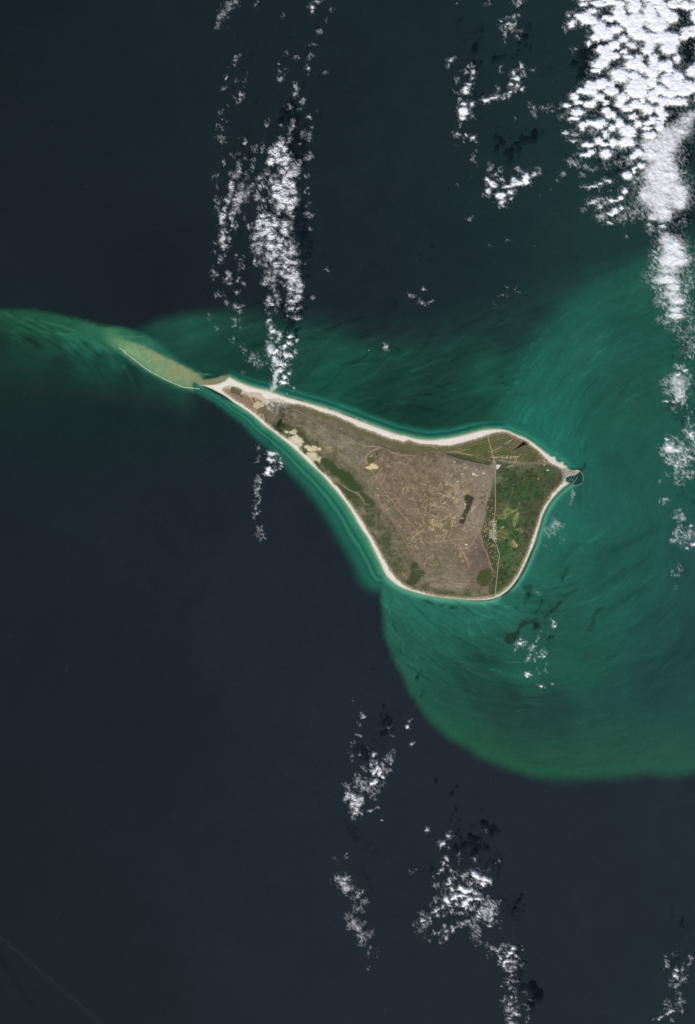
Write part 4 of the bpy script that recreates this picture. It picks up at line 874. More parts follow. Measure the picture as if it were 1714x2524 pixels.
# ------------------------------------------------------------------ harbour, boats, buildings
ROCK = plain('breakwater_rock', (146, 139, 127), 0.9, 0.25, 0.04)
CONC = plain('pier_concrete', (176, 172, 160), 0.85, 0.12, 0.05)
def mole(name, pts, w_top, w_base, h, mat, lb, cat, rocks=True):
    pts = smooth_poly(pts, 6, False); P = [pts[0]]
    for p in pts[1:]:
        if math.hypot(p[0] - P[-1][0], p[1] - P[-1][1]) > 0.9: P.append(p)
    P = np.array(P); T = np.gradient(P, axis=0); T /= np.linalg.norm(T, axis=1)[:, None] + 1e-9
    Nn = np.stack([-T[:, 1], T[:, 0]], -1); n = len(P)
    prof = [(-w_base / 2, -3), (-w_top / 2, h), (w_top / 2, h), (w_base / 2, -3)]
    rows = [np.stack([wx(P[:, 0] + Nn[:, 0] * a), wy(P[:, 1] + Nn[:, 1] * a), np.full(n, b) + (0.6 * perlin(np.arange(n) / 2.0, np.full(n, 1.7), 4) if b > 0 else 0)], -1) for a, b in prof]
    Vv = np.concatenate(rows); a = np.arange(n - 1)
    F = np.concatenate([np.stack([a + k * n, a + k * n + 1, a + (k + 1) * n + 1, a + (k + 1) * n], -1) for k in range(3)] + [np.array([[0, n, 2 * n, 3 * n], [4 * n - 1, 3 * n - 1, 2 * n - 1, n - 1]])])
    root = bpy.data.objects.new(name, None); root.location = (wx(P[n // 2, 0]), wy(P[n // 2, 1]), 0); col.objects.link(root)
    tag(root, lb, cat)
    core = ob('causeway', np_mesh('causeway', Vv - np.array(root.location), F, smooth=False), mat, root)
    if rocks:
        vs, fs = [], []
        r_ = random.Random(len(P))
        oct_ = np.array([(1,0,0),(0,1,0),(-1,0,0),(0,-1,0),(0,0,1),(0,0,-1)], float)
        of = np.array([(0,1,4),(1,2,4),(2,3,4),(3,0,4),(1,0,5),(2,1,5),(3,2,5),(0,3,5)])
        for i in range(n):
            for s_ in (-1, 1):
                for _ in range(3):
                    c_ = P[i] + Nn[i] * s_ * r_.uniform(w_top * 0.42, w_base * 0.52)
                    sz = r_.uniform(2.5, 5.5)
                    q = oct_ * np.array([sz * r_.uniform(.7, 1.3), sz * r_.uniform(.7, 1.3), sz * 0.7]) + np.array([wx(c_[0]) + r_.uniform(-5, 5), wy(c_[1]) + r_.uniform(-5, 5), r_.uniform(0.5, 3.0)])
                    fs.append(of + 6 * len(vs)); vs.append(q)
        tag(ob('armour_rock', np_mesh('armour_rock', np.concatenate(vs) - np.array(root.location), np.concatenate(fs), smooth=False), ROCK, root), kind='stuff')
    return root
h4 = lambda t: cv(t, 1180, 1040, 5.26)
mole('breakwater', h4("1300 628 1325 645 1345 672 1357 705 1359 740 1351 776"), 0.8, 1.6, 5.0, ROCK, 'curved grey breakwater sheltering the harbour, the longer arm on the seaward side', 'breakwater')
mole('breakwater', h4("1338 795 1315 810 1285 821 1255 824 1225 815 1197 795"), 0.7, 1.5, 5.0, ROCK, 'lower arm of the harbour breakwater, curving back to the beach', 'breakwater')
mole('pier', h4("1284 712 1262 745 1240 775 1215 802"), 0.7, 0.8, 3.0, CONC, 'straight slanting pier inside the round harbour', 'pier', False)
mole('jetty', h4("1178 735 1186 750 1190 768"), 0.5, 0.6, 3.0, CONC, 'short jetty near the western side of the harbour', 'jetty', False)
mole('jetty', h4("1220 735 1222 755"), 0.5, 0.6, 3.0, CONC, 'stub jetty beside the slanting pier', 'jetty', False)

HULL = plain('white_boat_hull', (238, 238, 236), 0.5)
DECK = plain('boat_cabin', (214, 216, 214), 0.5)
def boat(px, py, length, ang, lb, cat='boat', grp=None):
    root = bpy.data.objects.new('boat', None); root.location = (wx(px), wy(py), 0.1); root.rotation_euler = (0, 0, ang); col.objects.link(root)
    tag(root, lb, cat, grp)
    L_ = length; B_ = L_ * 0.3
    outline = [(-.5, -.42), (-.5, .42), (.1, .5), (.36, .3), (.5, 0), (.36, -.3), (.1, -.5)]
    n = len(outline)
    top = [(x * L_, y * B_, 2.2 + 0.9 * max(0, x)) for x, y in outline]; bot = [(x * L_ * .9, y * B_ * .7, -0.6) for x, y in outline]
    Vv = np.array(top + bot + [(0, 0, 1.7), (0, 0, -0.9)])
    F = [[i, (i + 1) % n, 2 * n] for i in range(n)] + [[n + (i + 1) % n, n + i, 2 * n + 1] for i in range(n)]
    F += [[i, n + i, (i + 1) % n] for i in range(n)] + [[(i + 1) % n, n + i, n + (i + 1) % n] for i in range(n)]
    F = [f[::-1] for f in F]
    ob('hull', np_mesh('hull', Vv, np.array(F), smooth=False), HULL, root)
    a, b, h = L_ * .18, B_ * .3, 3.4
    c = np.array([(x * a - L_ * .08, y * b, z) for z in (1.7, 1.7 + h * .6) for x, y in ((-1, -1), (1, -1), (1, 1), (-1, 1))])
    ob('cabin', np_mesh('cabin', c, np.array([[0, 1, 5, 4], [1, 2, 6, 5], [2, 3, 7, 6], [3, 0, 4, 7], [4, 5, 6, 7]]), smooth=False), DECK, root)
    return root
boat(909.8, 864, 46, 0.3, 'tiny white boat alone on the green water north of the island')
for px, py, a_ in ((1411, 1182, 0.4), (1413.2, 1185, 1.0), (1406.5, 1181, 0.2), (1403, 1179.5, 2.0), (1416, 1174.5, 0.6), (1401.5, 1184.5, 1.4), (1409, 1177.5, 0.9)):
    boat(px, py, 24, a_, 'small pale boat moored inside the round harbour', 'boat', 'boats moored in the harbour')

WALLM = plain('house_wall', (214, 206, 190), 0.9)
def roofm(nm_, c_): return plain(nm_, c_, 0.8)
ROOFS = {'pale': roofm('pale_roof', (222, 214, 198)), 'tan': roofm('tan_roof', (190, 168, 132)), 'grey': roofm('grey_roof', (168, 164, 156)), 'blue': roofm('blue_roof', (66, 86, 178)), 'orange': roofm('orange_roof', (214, 142, 84)), 'white': roofm('white_roof', (246, 244, 238)), 'red': roofm('red_roof', (152, 126, 102))}
def house_mesh(nm_, l, w, h, rf):
    a, b = l / 2, w / 2
    wall = np_mesh('wall', np.array([(x * a, y * b, z) for z in (-3, h) for x, y in ((-1, -1), (1, -1), (1, 1), (-1, 1))]), np.array([[0, 1, 5, 4], [1, 2, 6, 5], [2, 3, 7, 6], [3, 0, 4, 7]]), smooth=False)
    e = 1.06
    roof = np_mesh('roof', np.array([(-a * e, -b * e, h), (a * e, -b * e, h), (a * e, b * e, h), (-a * e, b * e, h), (-a * e, 0, h + w * .16), (a * e, 0, h + w * .16)]), np.array([[0, 1, 5], [0, 5, 4], [2, 3, 4], [2, 4, 5], [1, 2, 5], [3, 0, 4]]), smooth=False)
    return wall, roof
_hm = {}
def building(name, px, py, l, w, h, ang, roof, lb, cat, grp=None):
    key = (l, w, h)
    if key not in _hm: _hm[key] = house_mesh(name, l, w, h, roof)
    wl, rf = _hm[key]
    root = bpy.data.objects.new(name, None); root.location = (wx(px), wy(py), float(height(px, py))); root.rotation_euler = (0, 0, ang); col.objects.link(root)
    tag(root, lb, cat, grp)
    ob('wall', wl, WALLM, root)
    r2_ = rf.copy(); r2_.materials.clear(); ob('roof', r2_, ROOFS[roof], root)
    return root
building('shed', 1353, 1195, 52, 40, 8, 0.3, 'blue', 'blue roofed shed among the dark green plots west of the harbour', 'shed')
building('shed', 1328, 1180, 56, 44, 8, -0.3, 'orange', 'orange roofed shed in the dark green farmland', 'shed')
building('shed', 1399, 1182, 40, 26, 7, 1.2, 'blue', 'blue roofed hall on the western harbour quay', 'shed')
building('shed', 1351, 1159, 60, 26, 8, 0.25, 'white', 'bright white long building in the green fields near the harbour', 'building')
building('house', 1229.8, 1241.5, 30, 24, 6, 0.1, 'orange', 'small orange roofed house beside the main road', 'house')
building('terminal', 1150, 1342, 46, 26, 8, -0.4, 'white', 'white building beside the airstrip', 'building')
building('warehouse', 1425, 1160.3, 60, 28, 8, 0.35, 'pale', 'pale warehouse on the headland at the harbour mouth', 'building')
hr = random.Random(21)
def settle(n, pts, spread, lb, grp, cols):
    pts = np.array(pts, float)
    for _ in range(n):
        i = hr.randrange(len(pts) - 1); t = hr.random()
        p = pts[i] * (1 - t) + pts[i + 1] * t
        px, py = p[0] + hr.gauss(0, spread), p[1] + hr.gauss(0, spread * 0.7)
        ii, jj = int((py - I.ys[0]) / 1.2), int((px - I.xs[0]) / 1.2)
        if cs[ii, jj] < 2: continue
        s_ = hr.choice([(16, 11), (20, 13), (13, 11), (26, 14)])
        building('house', px, py, s_[0], s_[1], 5, hr.choice([0, 0.2, 1.5, 0.9]), hr.choice(cols), lb, 'house', grp)
settle(70, [(1218, 1284), (1217, 1300), (1219, 1322), (1224, 1340)], 3.2, 'tiny house in the village strung along the main road', 'village houses by the main road', ['pale', 'tan', 'pale', 'grey', 'white', 'red'])
settle(55, [(1207, 1126), (1230, 1125), (1258, 1128), (1282, 1123)], 2.0, 'tiny house in the row below the striped beach ridges', 'houses below the beach ridges', ['tan', 'pale', 'tan', 'red', 'white'])
settle(60, [(1391, 1160), (1402, 1166), (1412, 1165), (1396, 1172)], 3.0, 'tiny building crowded behind the harbour quay', 'buildings behind the harbour', ['grey', 'pale', 'tan', 'white', 'grey'])
settle(16, [(1170, 1472), (1190, 1473), (1210, 1471)], 1.6, 'tiny house behind the southern beach', 'houses by the southern beach', ['tan', 'pale', 'white'])
settle(60, [(1206, 1220), (1200, 1260), (1194, 1300), (1202, 1350), (1212, 1400), (1208, 1430)], 3.0, 'tiny house in the speckled belt at the foot of the plateau', 'houses at the foot of the plateau', ['tan', 'tan', 'pale', 'red'])

# ------------------------------------------------------------------ shrubs and low trees
SHRUB = plain('dark_shrub_leaf', (66, 78, 44), 0.95, 0.35, 0.02)
def scatter(name, n, mask, label, r0, r1, seed, mat):
    r_ = np.random.default_rng(seed)
    ok = np.argwhere(mask)
    pk = ok[r_.integers(0, len(ok), n)] + r_.uniform(0, 1, (n, 2))
    px, py = I.xs[0] + pk[:, 1] * 1.2, I.ys[0] + pk[:, 0] * 1.2
    hz = height(px, py); sz = r_.uniform(r0, r1, n)
    ring = np.array([(math.cos(a), math.sin(a)) for a in np.arange(5) * 2 * math.pi / 5])
    jit = r_.uniform(0.7, 1.3, (n, 5))
    base = np.zeros((n, 6, 3))
    base[:, :5, 0] = wx(px)[:, None] + ring[None, :, 0] * sz[:, None] * jit; base[:, :5, 1] = wy(py)[:, None] + ring[None, :, 1] * sz[:, None] * jit
    base[:, :5, 2] = hz[:, None] - 1
    base[:, 5, 0] = wx(px) + r_.uniform(-.3, .3, n) * sz; base[:, 5, 1] = wy(py) + r_.uniform(-.3, .3, n) * sz; base[:, 5, 2] = hz + sz * 0.75
    f = np.array([(i, (i + 1) % 5, 5) for i in range(5)])
    F = (f[None] + 6 * np.arange(n)[:, None, None]).reshape(-1, 3)
    tag(ob(name, np_mesh(name, base.reshape(-1, 3), F), mat), label, None, None, 'stuff')
dense = np.zeros(I.shape, bool)
for i, (pg, c_, sf) in enumerate(GREEN): dense |= (ip(pg) > 0)
scatter('shrubs', 9000, dense & (isd > 1), 'dark green shrubs of the thickets on the island', 5, 11, 31, SHRUB)
scatter('scrub_bushes', 9000, (belt > 0) & (isd > 2) & (n_med < 0.1), 'olive bushes of the south-western scrub belt', 4, 8, 32, plain('olive_bush_leaf', (84, 88, 56), 0.95, 0.3, 0.02))
scatter('orchard_trees', 6500, (farm > 1) & (isd > 2) & (fmask == 0) & (n_med < 0.15), 'dark trees and hedges of the eastern farmland', 4, 9, 33, plain('farm_tree_leaf', (58, 78, 42), 0.95, 0.35, 0.02))
scatter('plantation_trees', 1200, plant > 0.8, 'close dark trees of the flag-shaped plantation', 4, 8, 34, plain('plantation_leaf', (62, 68, 44), 0.95, 0.2, 0.02))
scatter('heath_bushes', 5000, (plateau > 4) & (n_fin < 0.0), 'scattered low bushes of the brown plateau', 3, 5, 35, plain('heath_bush_leaf', (104, 92, 72), 0.95, 0.25, 0.02))
# ------------------------------------------------------------------ clouds
# Every blob: centre x y, radii rx ry on an enlarged view, then density, type and turn.  Types: c puffy, p small-celled, s smooth, w wispy.
BASE = 1750.0
CLOUDS = []          # (x, y, rx, ry, dens, type, turn, cloud id)
INFO = []            # per cloud id: (label, group)
def R(ox, oy, k, default_type, label, group, txt, named=(), single=False, join=0.62):
    bl = []
    for item in txt.replace('\n', ';').split(';'):
        tk = item.split()
        if not tk: continue
        nums = [float(t) for t in tk if t not in 'cpsw']
        ty = next((t for t in tk if t in 'cpsw'), default_type)
        x, y, rx, ry = nums[:4]; de = nums[4] if len(nums) > 4 else 1.0; ro = nums[5] if len(nums) > 5 else 0.0
        bl.append([x, y, rx, ry, de, ty, ro, -1])
    for lb, rects in named:
        INFO.append((lb, None)); cid = len(INFO) - 1
        for b in bl:
            if b[7] < 0 and any(r[0] <= b[0] <= r[2] and r[1] <= b[1] <= r[3] and (len(r) < 5 or b[5] in r[4]) for r in rects): b[7] = cid
    bx0, bx1 = min(b[0] for b in bl), max(b[0] for b in bl); by0, by1 = min(b[1] for b in bl), max(b[1] for b in bl)
    for b in bl:
        if b[7] >= 0: continue
        cid = len(INFO); b[7] = cid
        lab = label if not isinstance(label, dict) else label.get(b[5], label['c'])
        gro = group if not isinstance(group, dict) else group.get(b[5], group['c'])
        INFO.append(None)
        if not single:
            grow, n_in = True, 1
            while grow and n_in < 9:
                grow = False
                for c in bl:
                    if c[7] < 0 and any(q[7] == cid and math.hypot(c[0] - q[0], c[1] - q[1]) < join * (max(c[2:4]) + max(q[2:4])) for q in bl):
                        c[7] = cid; grow = True; n_in += 1
        me_ = [q for q in bl if q[7] == cid]
        area = sum(3.14 * q[2] * q[3] for q in me_) / k / k
        u_ = (sum(q[0] for q in me_) / len(me_) - bx0) / (bx1 - bx0 + 1e-6); v_ = (sum(q[1] for q in me_) / len(me_) - by0) / (by1 - by0 + 1e-6)
        pos = ('upper ' if v_ < 0.33 else 'lower ' if v_ > 0.67 else 'middle ') + ('left' if u_ < 0.36 else 'right' if u_ > 0.64 else 'middle')
        pos = 'middle' if pos == 'middle middle' else pos
        size = 'tiny' if area < 70 else 'small' if area < 220 else 'medium-sized' if area < 700 else 'large'
        INFO[cid] = (lab.format(size=size, pos=pos), gro)
    for b in bl:
        CLOUDS.append((ox + b[0] / k, oy + b[1] / k, b[2] / k, b[3] / k, b[4], b[5], math.radians(b[6]), b[7]))

BANKL = {'c': '{size} white puff in the {pos} part of the top right cloud bank', 'w': '{size} grey wisp in the {pos} part of the top right cloud bank'}
BANKG = {'c': 'puffs of the top right cloud bank', 'w': 'wisps beside the top right cloud bank'}
R(1380, 0, 4.7246, 'c', BANKL, BANKG, """280 50 50 25;450 40 90 35;600 30 60 30;370 120 80 30;290 190 110 50;105 170 22 22 .8;140 270 50 45 .85;340 240 90 45;470 330 80 90;430 430 70 50;560 400 60 60;560 210 70 35;690 150 80 90;700 50 60 45;870 60 80 90
760 240 70 60;900 230 110 90;1050 130 80 110;1180 60 60 60;1150 270 120 100;1230 140 60 60;1320 50 70 50;1320 200 60 60;1480 60 100 50;1560 180 40 70;1500 330 80 25;660 340 80 50;920 390 90 80;840 330 60 60;740 450 70 45 .8;845 525 75 50 .75;640 510 70 50;570 560 70 40
540 640 80 80;470 560 40 40;660 650 50 40;800 650 55 45 .8;740 590 40 30;870 740 110 70;920 660 60 45 .8;1060 460 80 90;1020 570 70 60;1190 420 70 70;1310 450 100 80;1270 560 100 70;1460 400 50 60;1550 390 50 40;1090 690 60 80;1080 830 90 80;1180 760 40 60;1270 770 60 90;1240 920 60 70;1380 670 45 60 .85;1380 890 75 80;1540 820 60 70
700 870 110 90;880 870 60 50;970 790 40 50;910 1000 120 110;1080 950 80 60 .85;470 740 90 60;420 820 60 25;340 500 28 28 .9;370 1000 70 70;490 970 80 60;605 980 35 40;600 1050 70 40;250 1060 60 30;1150 1040 70 50;1340 990 80 70;1500 1000 80 70;1440 1050 60 50;170 570 50 40 w .3;70 350 20 60 w .35
1650 300 80 120;1680 60 100 90;1660 560 70 60;1640 760 70 80;1650 950 80 80;300 -40 90 50;560 -50 110 60;820 -60 120 70;1100 -50 140 80;1380 -60 130 70;1640 -60 130 80;500 -140 120 70;760 -150 140 70;1050 -160 150 80;1350 -160 140 80;1640 -170 130 80""", single=True)
R(1380, 210, 4.7246, 'c', BANKL, BANKG, """175 130 60 45;360 50 90 70;600 70 70 50;460 140 70 50;540 190 40 40;215 200 55 30;90 225 50 30;330 220 60 40;390 210 45 60;205 310 90 50;170 390 70 30;270 470 60 50;340 430 50 40;460 440 100 65;590 350 75 50;400 540 50 45 w .6;540 290 60 40;730 150 70 70;690 210 60 40;890 60 130 80;780 270 80 50;890 220 80 60;970 160 40 40
1020 270 90 80;1090 130 75 70;1190 60 70 50;1190 190 60 60;1160 280 60 60;1210 340 60 40;1290 90 90 50;1280 180 60 50;1400 190 110 50;1450 70 70 60;1540 30 60 40;860 360 70 30;915 440 55 60;1020 435 45 35;1080 400 50 50;1180 390 50 30;1170 440 60 30;700 430 60 70;610 490 50 50;540 570 45 50;800 530 100 90;1020 500 60 30;1050 580 100 50;1160 490 60 40
460 650 60 50;520 690 50 30;330 690 80 35;360 770 55 35;300 810 80 25;620 660 60 60;780 660 110 70;540 790 80 60;700 730 100 40 w .5;920 780 80 60;860 830 50 50;950 930 60 40;870 980 30 40;790 1040 60 40;70 550 40 30 .7;180 570 60 25 .6;170 640 60 25 .65
160 900 70 50 w .5;320 940 45 30 w .55;770 860 40 30 w .6;690 920 40 35 w .6;560 940 40 40 w .3;400 980 60 30 w .3;35 1020 25 25 w .5;820 900 40 40 w .4;260 1060 30 20 w .4;1660 150 90 90;1670 30 90 70
1100 690 160 70 s;1250 700 150 100 s;1050 800 120 80 s;1200 850 160 120 s;1150 1000 170 110 s;1300 1000 90 100 s;1250 560 140 90 s .9;1400 520 150 90 s .8;1480 400 110 80 s .75;1540 340 60 40 s .7;1640 330 90 70 s .7;1420 850 70 70 w .5;1420 1020 90 50 w .55;1020 700 100 40 s;1350 620 110 60 s .7""",
  named=[('smooth dense white cloud sheet at the foot of the broken top right bank', [(0, 0, 1800, 1200, 's')])], single=True)
R(1380, 420, 4.7246, 'c', {'c': '{size} white fleck, {pos} part of the scatter beside the upper right cloud sheet', 'w': '{size} faint veil, {pos} part of the scatter beside the upper right cloud sheet'}, {'c': 'flecks left of the upper right cloud sheet', 'w': 'veils left of the upper right cloud sheet'}, """1150 60 180 90 s;1200 180 220 100 s;1000 280 80 80 s;1150 340 190 110 s;1380 260 130 130 s;1400 370 90 80 s;1200 470 140 80 s;1090 530 60 40 s;1230 540 100 60 s .75;1300 90 120 90 s .9
790 60 60 50;900 110 80 50 w .6;330 195 60 25 .6;410 180 60 25 .7;480 150 40 20 .7;570 120 60 30 .7;400 360 70 40 .65;480 320 50 25 .5;540 350 50 40 w .5;600 350 40 25 .8;650 350 40 20 .75;715 320 40 35 .8;760 235 50 45 .8;470 420 45 35 .7;645 470 45 40 1;715 430 35 30 .8;590 505 40 25 .8;490 530 70 60 w .6;590 605 60 20 .7;730 550 50 60 w .5
830 500 80 100 w .4;900 330 50 150 w .45;950 480 60 70 w .5;290 450 40 40 w .35;1040 630 40 25 .6;1050 690 50 40 w .5;800 765 30 12 w .4;1200 650 50 30 .7;1180 690 60 30 w .5;1420 600 110 80 w .25;1480 270 60 60 w .5;1470 420 40 40 w .4;470 235 30 15 w .4;580 230 40 15 w .3
1240 790 70 50 s;1300 850 130 80 s;1330 960 130 90 s;1380 1040 140 80 s;1140 930 50 40 w .5;1120 1020 60 70 w .4;1230 1040 100 60 s""",
  named=[('broad bright white cloud, widest part of the right-hand cloud street', [(900, 0, 1800, 600, 's')]), ('narrow upper half of the long white cloud below the gap in the right-hand cloud street', [(1000, 700, 1800, 1200, 's')])])
R(1560, 600, 7.7466, 's', '{size} thin fringe of the long white cloud by the right edge, {pos} part', 'fringes of the long white cloud', """800 60 200 80;820 200 200 120;750 350 240 100;700 500 250 70 .85;650 680 260 110;780 820 200 90;750 950 240 90 .85;850 1080 220 110;820 1250 170 70;820 1360 220 80;900 1440 150 50 w .6;450 140 90 40 w .5;430 330 80 90 w .45;400 480 120 70 w .45;330 600 110 60 w .35;430 860 80 60 w .55;560 860 100 50 w .5;600 1020 150 80 w .55;600 1160 120 80 w .6;480 1100 120 120 w .3;540 1430 90 50 w .55;700 1520 150 60 w .4
1080 740 110 110 w .5;1030 900 80 90 w .45;1000 300 100 200 w .5;1050 550 80 120 w .35;1060 1200 100 120 w .4;1100 1430 80 60 w .45;900 1650 200 90 w .25;1100 1600 110 70 w .35;1000 1800 170 110 w .3;1120 1900 100 120 w .35;1050 2050 200 120 w .25;950 1780 40 18 w .6;1130 2180 110 50 w .4;1250 1750 120 300 w .3""",
  named=[('lower half of the long white cloud in the right-hand cloud street, flat at its foot', [(0, 0, 1300, 1420, 's')]), ('dim grey veil below the long white cloud at the right edge', [(500, 1550, 1400, 2300)])])
R(1560, 860, 7.7466, 'w', '{size} thin shred by the right edge, north-east of the harbour, {pos} part', 'shreds north-east of the harbour', """920 330 130 50 .6;1000 400 100 45 c .9;850 470 80 45 .9 c;870 600 250 130 s .7;700 640 150 100 .5;880 760 230 110 .7 s;900 880 150 90 .8 s;680 820 110 80 .4;640 1000 60 30 c .8;860 990 140 70 .65;960 1060 90 60 .5;1050 600 70 250 .35;780 1130 100 120 .18
660 1720 60 45 .8 c;700 1880 150 110 s 1;850 1930 140 80 s .85;600 1970 90 60 .6;730 2070 60 60 .7;780 1700 100 80 .35;900 1830 80 80 .55;1010 1960 100 100 .7;1100 2070 80 60 .75 c;940 2080 140 90 .55;1130 1620 80 110 c .85;1040 1600 80 130 .5;1100 1400 60 80 .45;1000 1300 40 40 .25;1110 1230 40 90 .2;1150 1780 60 150 .5;700 2130 90 80 .5;850 2240 80 90 .6;980 2180 120 90 .5;1240 1650 80 150 .6;1260 1950 80 150 .5""",
  named=[('pale rounded translucent cloud at the right edge, above the ragged cloud east of the harbour', [(400, 280, 1200, 1250)]), ('ragged cloud with one bright white head at the right edge, east of the harbour', [(400, 1600, 1080, 2400)])])
R(1560, 1130, 7.7466, 'w', '{size} faint shred by the right edge, south-east of the harbour, {pos} part', 'shreds south-east of the harbour', """900 60 170 80 .5;700 50 80 70 .5;870 130 60 70 .5;1040 255 110 40 .65;930 300 140 80 .4;880 440 120 90 .3;690 290 70 40 .3;1080 330 90 40 .5;1150 20 60 30 .6;515 430 50 45 .35;600 820 50 60 .55;520 810 40 50 .35;680 780 60 30 .3;860 1010 60 40 .4;960 1120 50 50 .65;810 1100 70 40 .35;870 1180 90 50 .3;1100 1275 70 35 c .8;910 1310 70 40 .5;960 1430 110 45 c .6;1090 1360 40 60 .5;860 1440 60 60 .5;740 1570 60 50 .6;830 1540 60 50 .45;1000 1500 60 50 .6;960 1600 70 80 .4;1150 1640 80 45 c .9;1040 1720 60 40 c .75;870 2090 60 70 .3;780 2190 60 40 .35;880 2200 60 60 .2;1100 1450 90 80 .4;1240 1500 80 100 .4""",
  named=[('curling veil with bright knots at the right edge, level with the foot of the farmland', [(600, 950, 1400, 1800)]), ('grey tail under the ragged cloud east of the harbour', [(600, 0, 1300, 560)])])
R(1090, 0, 5.26, 'c', {'c': '{size} white fleck near the curved cloud line in the upper middle, {pos}', 'w': '{size} faint wisp near the curved cloud line in the upper middle, {pos}'}, {'c': 'flecks over the northern water', 'w': 'wisps over the northern water'}, """390 855 40 35 w .5;400 930 40 45 .8;310 920 60 25 w .5;390 1010 30 40 .6;355 1095 55 35 .9;320 1150 60 50 .85;260 1165 40 30 .6;310 1200 60 35 .8;250 1290 25 30 w .5;280 1350 60 40;260 1440 65 70;320 1440 50 70;270 1520 55 35;390 1350 60 35 .9 -40;390 1500 40 35 .6;570 1295 70 45 .95 -30;640 1260 50 30 .8;705 1250 55 35 .85;800 1260 60 30 w .5;880 1190 40 30 .7;860 1230 50 20 w .5;930 1150 40 40 w .5;895 1090 45 35 .85;970 1010 70 55 .9;935 935 40 40 .8;1035 850 40 40 .75;1060 950 30 40 w .45;985 1100 40 28 .8;1050 1150 35 35 .9
735 1140 35 30 .55;710 1180 25 20 .4;120 770 60 28 .75 -42;75 850 30 25 w .45;190 1035 30 40 w .4;1175 905 35 25 .55;755 895 20 45 w .4 30;170 1195 50 15 w .35;870 310 60 40 .7;940 300 40 25 .75;780 265 35 22 .7;860 225 50 25 .5;945 195 55 35 w .5;760 340 40 50 w .35;880 370 70 40 w .45;920 360 60 50 w .3;825 440 30 50 w .4;815 510 22 25 w .45;965 460 25 40 w .45 -40;1035 395 25 22 .6;550 70 20 20 .35;600 40 45 30 w .3;980 40 50 45 w .55;1050 10 60 25 w .4;205 45 25 12 w .3
1390 1400 40 35 .6;1340 1400 60 30 w .4;1270 1390 30 20 w .4;1190 1440 30 90 w .35 -10;1145 1330 22 25 .45;1160 1385 50 20 w .35;1440 1440 40 20 w .3;1520 1400 15 12 .5;1555 1510 25 30 .5;940 1535 25 25 w .2""",
  named=[('compact bright white cloud at the lower left end of the curved cloud line', [(200, 1270, 350, 1560)]), ('knotted white cloud just above the compact bright cloud, left end of the curved line', [(200, 820, 440, 1240)]), ('thin curved white cloud line climbing to the right in the upper middle', [(340, 1060, 1010, 1540), (900, 800, 1100, 1180)]), ('pale tangled cloud near the top, left of the big bank', [(700, 150, 1100, 540)]), ('short slanted white dash of cloud left of the curved cloud line', [(0, 700, 160, 900)])])
R(1090, 290, 5.26, 'c', {'c': '{size} white fleck near the bright double cloud in the upper middle, {pos}', 'w': '{size} faint wisp near the bright double cloud in the upper middle, {pos}'}, {'c': 'flecks below the curved cloud line', 'w': 'wisps below the curved cloud line'}, """200 210 45 30 .7;195 250 45 12 .5;160 345 35 18 .45;320 225 28 20 .8;400 265 40 35 .9;460 310 35 25 .4;290 300 20 35 w .4;410 500 25 35 .5;410 550 25 30 w .4;430 600 15 30 w .35;450 420 20 18 .4;180 75 20 15 .3;240 90 20 40 w .25;590 800 50 45 .9;640 850 60 60 .9;600 940 45 50 .85;690 880 50 35 .8;700 740 60 25 .55;755 690 28 35 w .5;760 800 50 35 w .6;620 620 35 50 w .35;630 665 15 20 .6;550 1000 40 20 w .4
770 1010 80 65;780 1090 75 45 .8;700 1020 30 40 .7;790 1150 50 25 w .5;850 890 80 28 .85;930 850 60 50 .9;890 960 60 50 .8;900 1040 35 40 .7;1010 840 70 55;1090 770 70 70;1100 840 50 40 .9;950 800 60 30 .8;1200 730 60 35 .8 -20;1270 710 50 20 .55;1100 695 40 18 .6;1010 660 25 60 w .5;970 640 40 25 w .45;1240 660 40 25 w .4;370 1305 35 18 .4;205 860 15 18 .35;385 765 15 12 .4;1410 925 25 15 .4;1565 200 20 20 .6;1560 720 20 30 .5;1515 790 20 30 w .3;1360 800 12 8 .4;1275 990 30 20 w .2""",
  named=[('left lobe of the bright double cloud in the upper middle, north of the island cape', [(500, 560, 790, 1005)]), ('right lobe of the bright double cloud, a long slanted white bar with a hanging foot', [(640, 600, 1340, 1200)])])
def coll(stretch): return {t: '{size} %s beside the %s stretch of the tall left cloud column, {pos}' % (w_, stretch) for t, w_ in (('c', 'white fleck'), ('w', 'faint wisp'), ('p', 'pale fleck'))}
COLG = {'c': 'flecks beside the tall left column', 'w': 'wisps beside the tall left column', 'p': 'trailing flecks of the tall left column'}
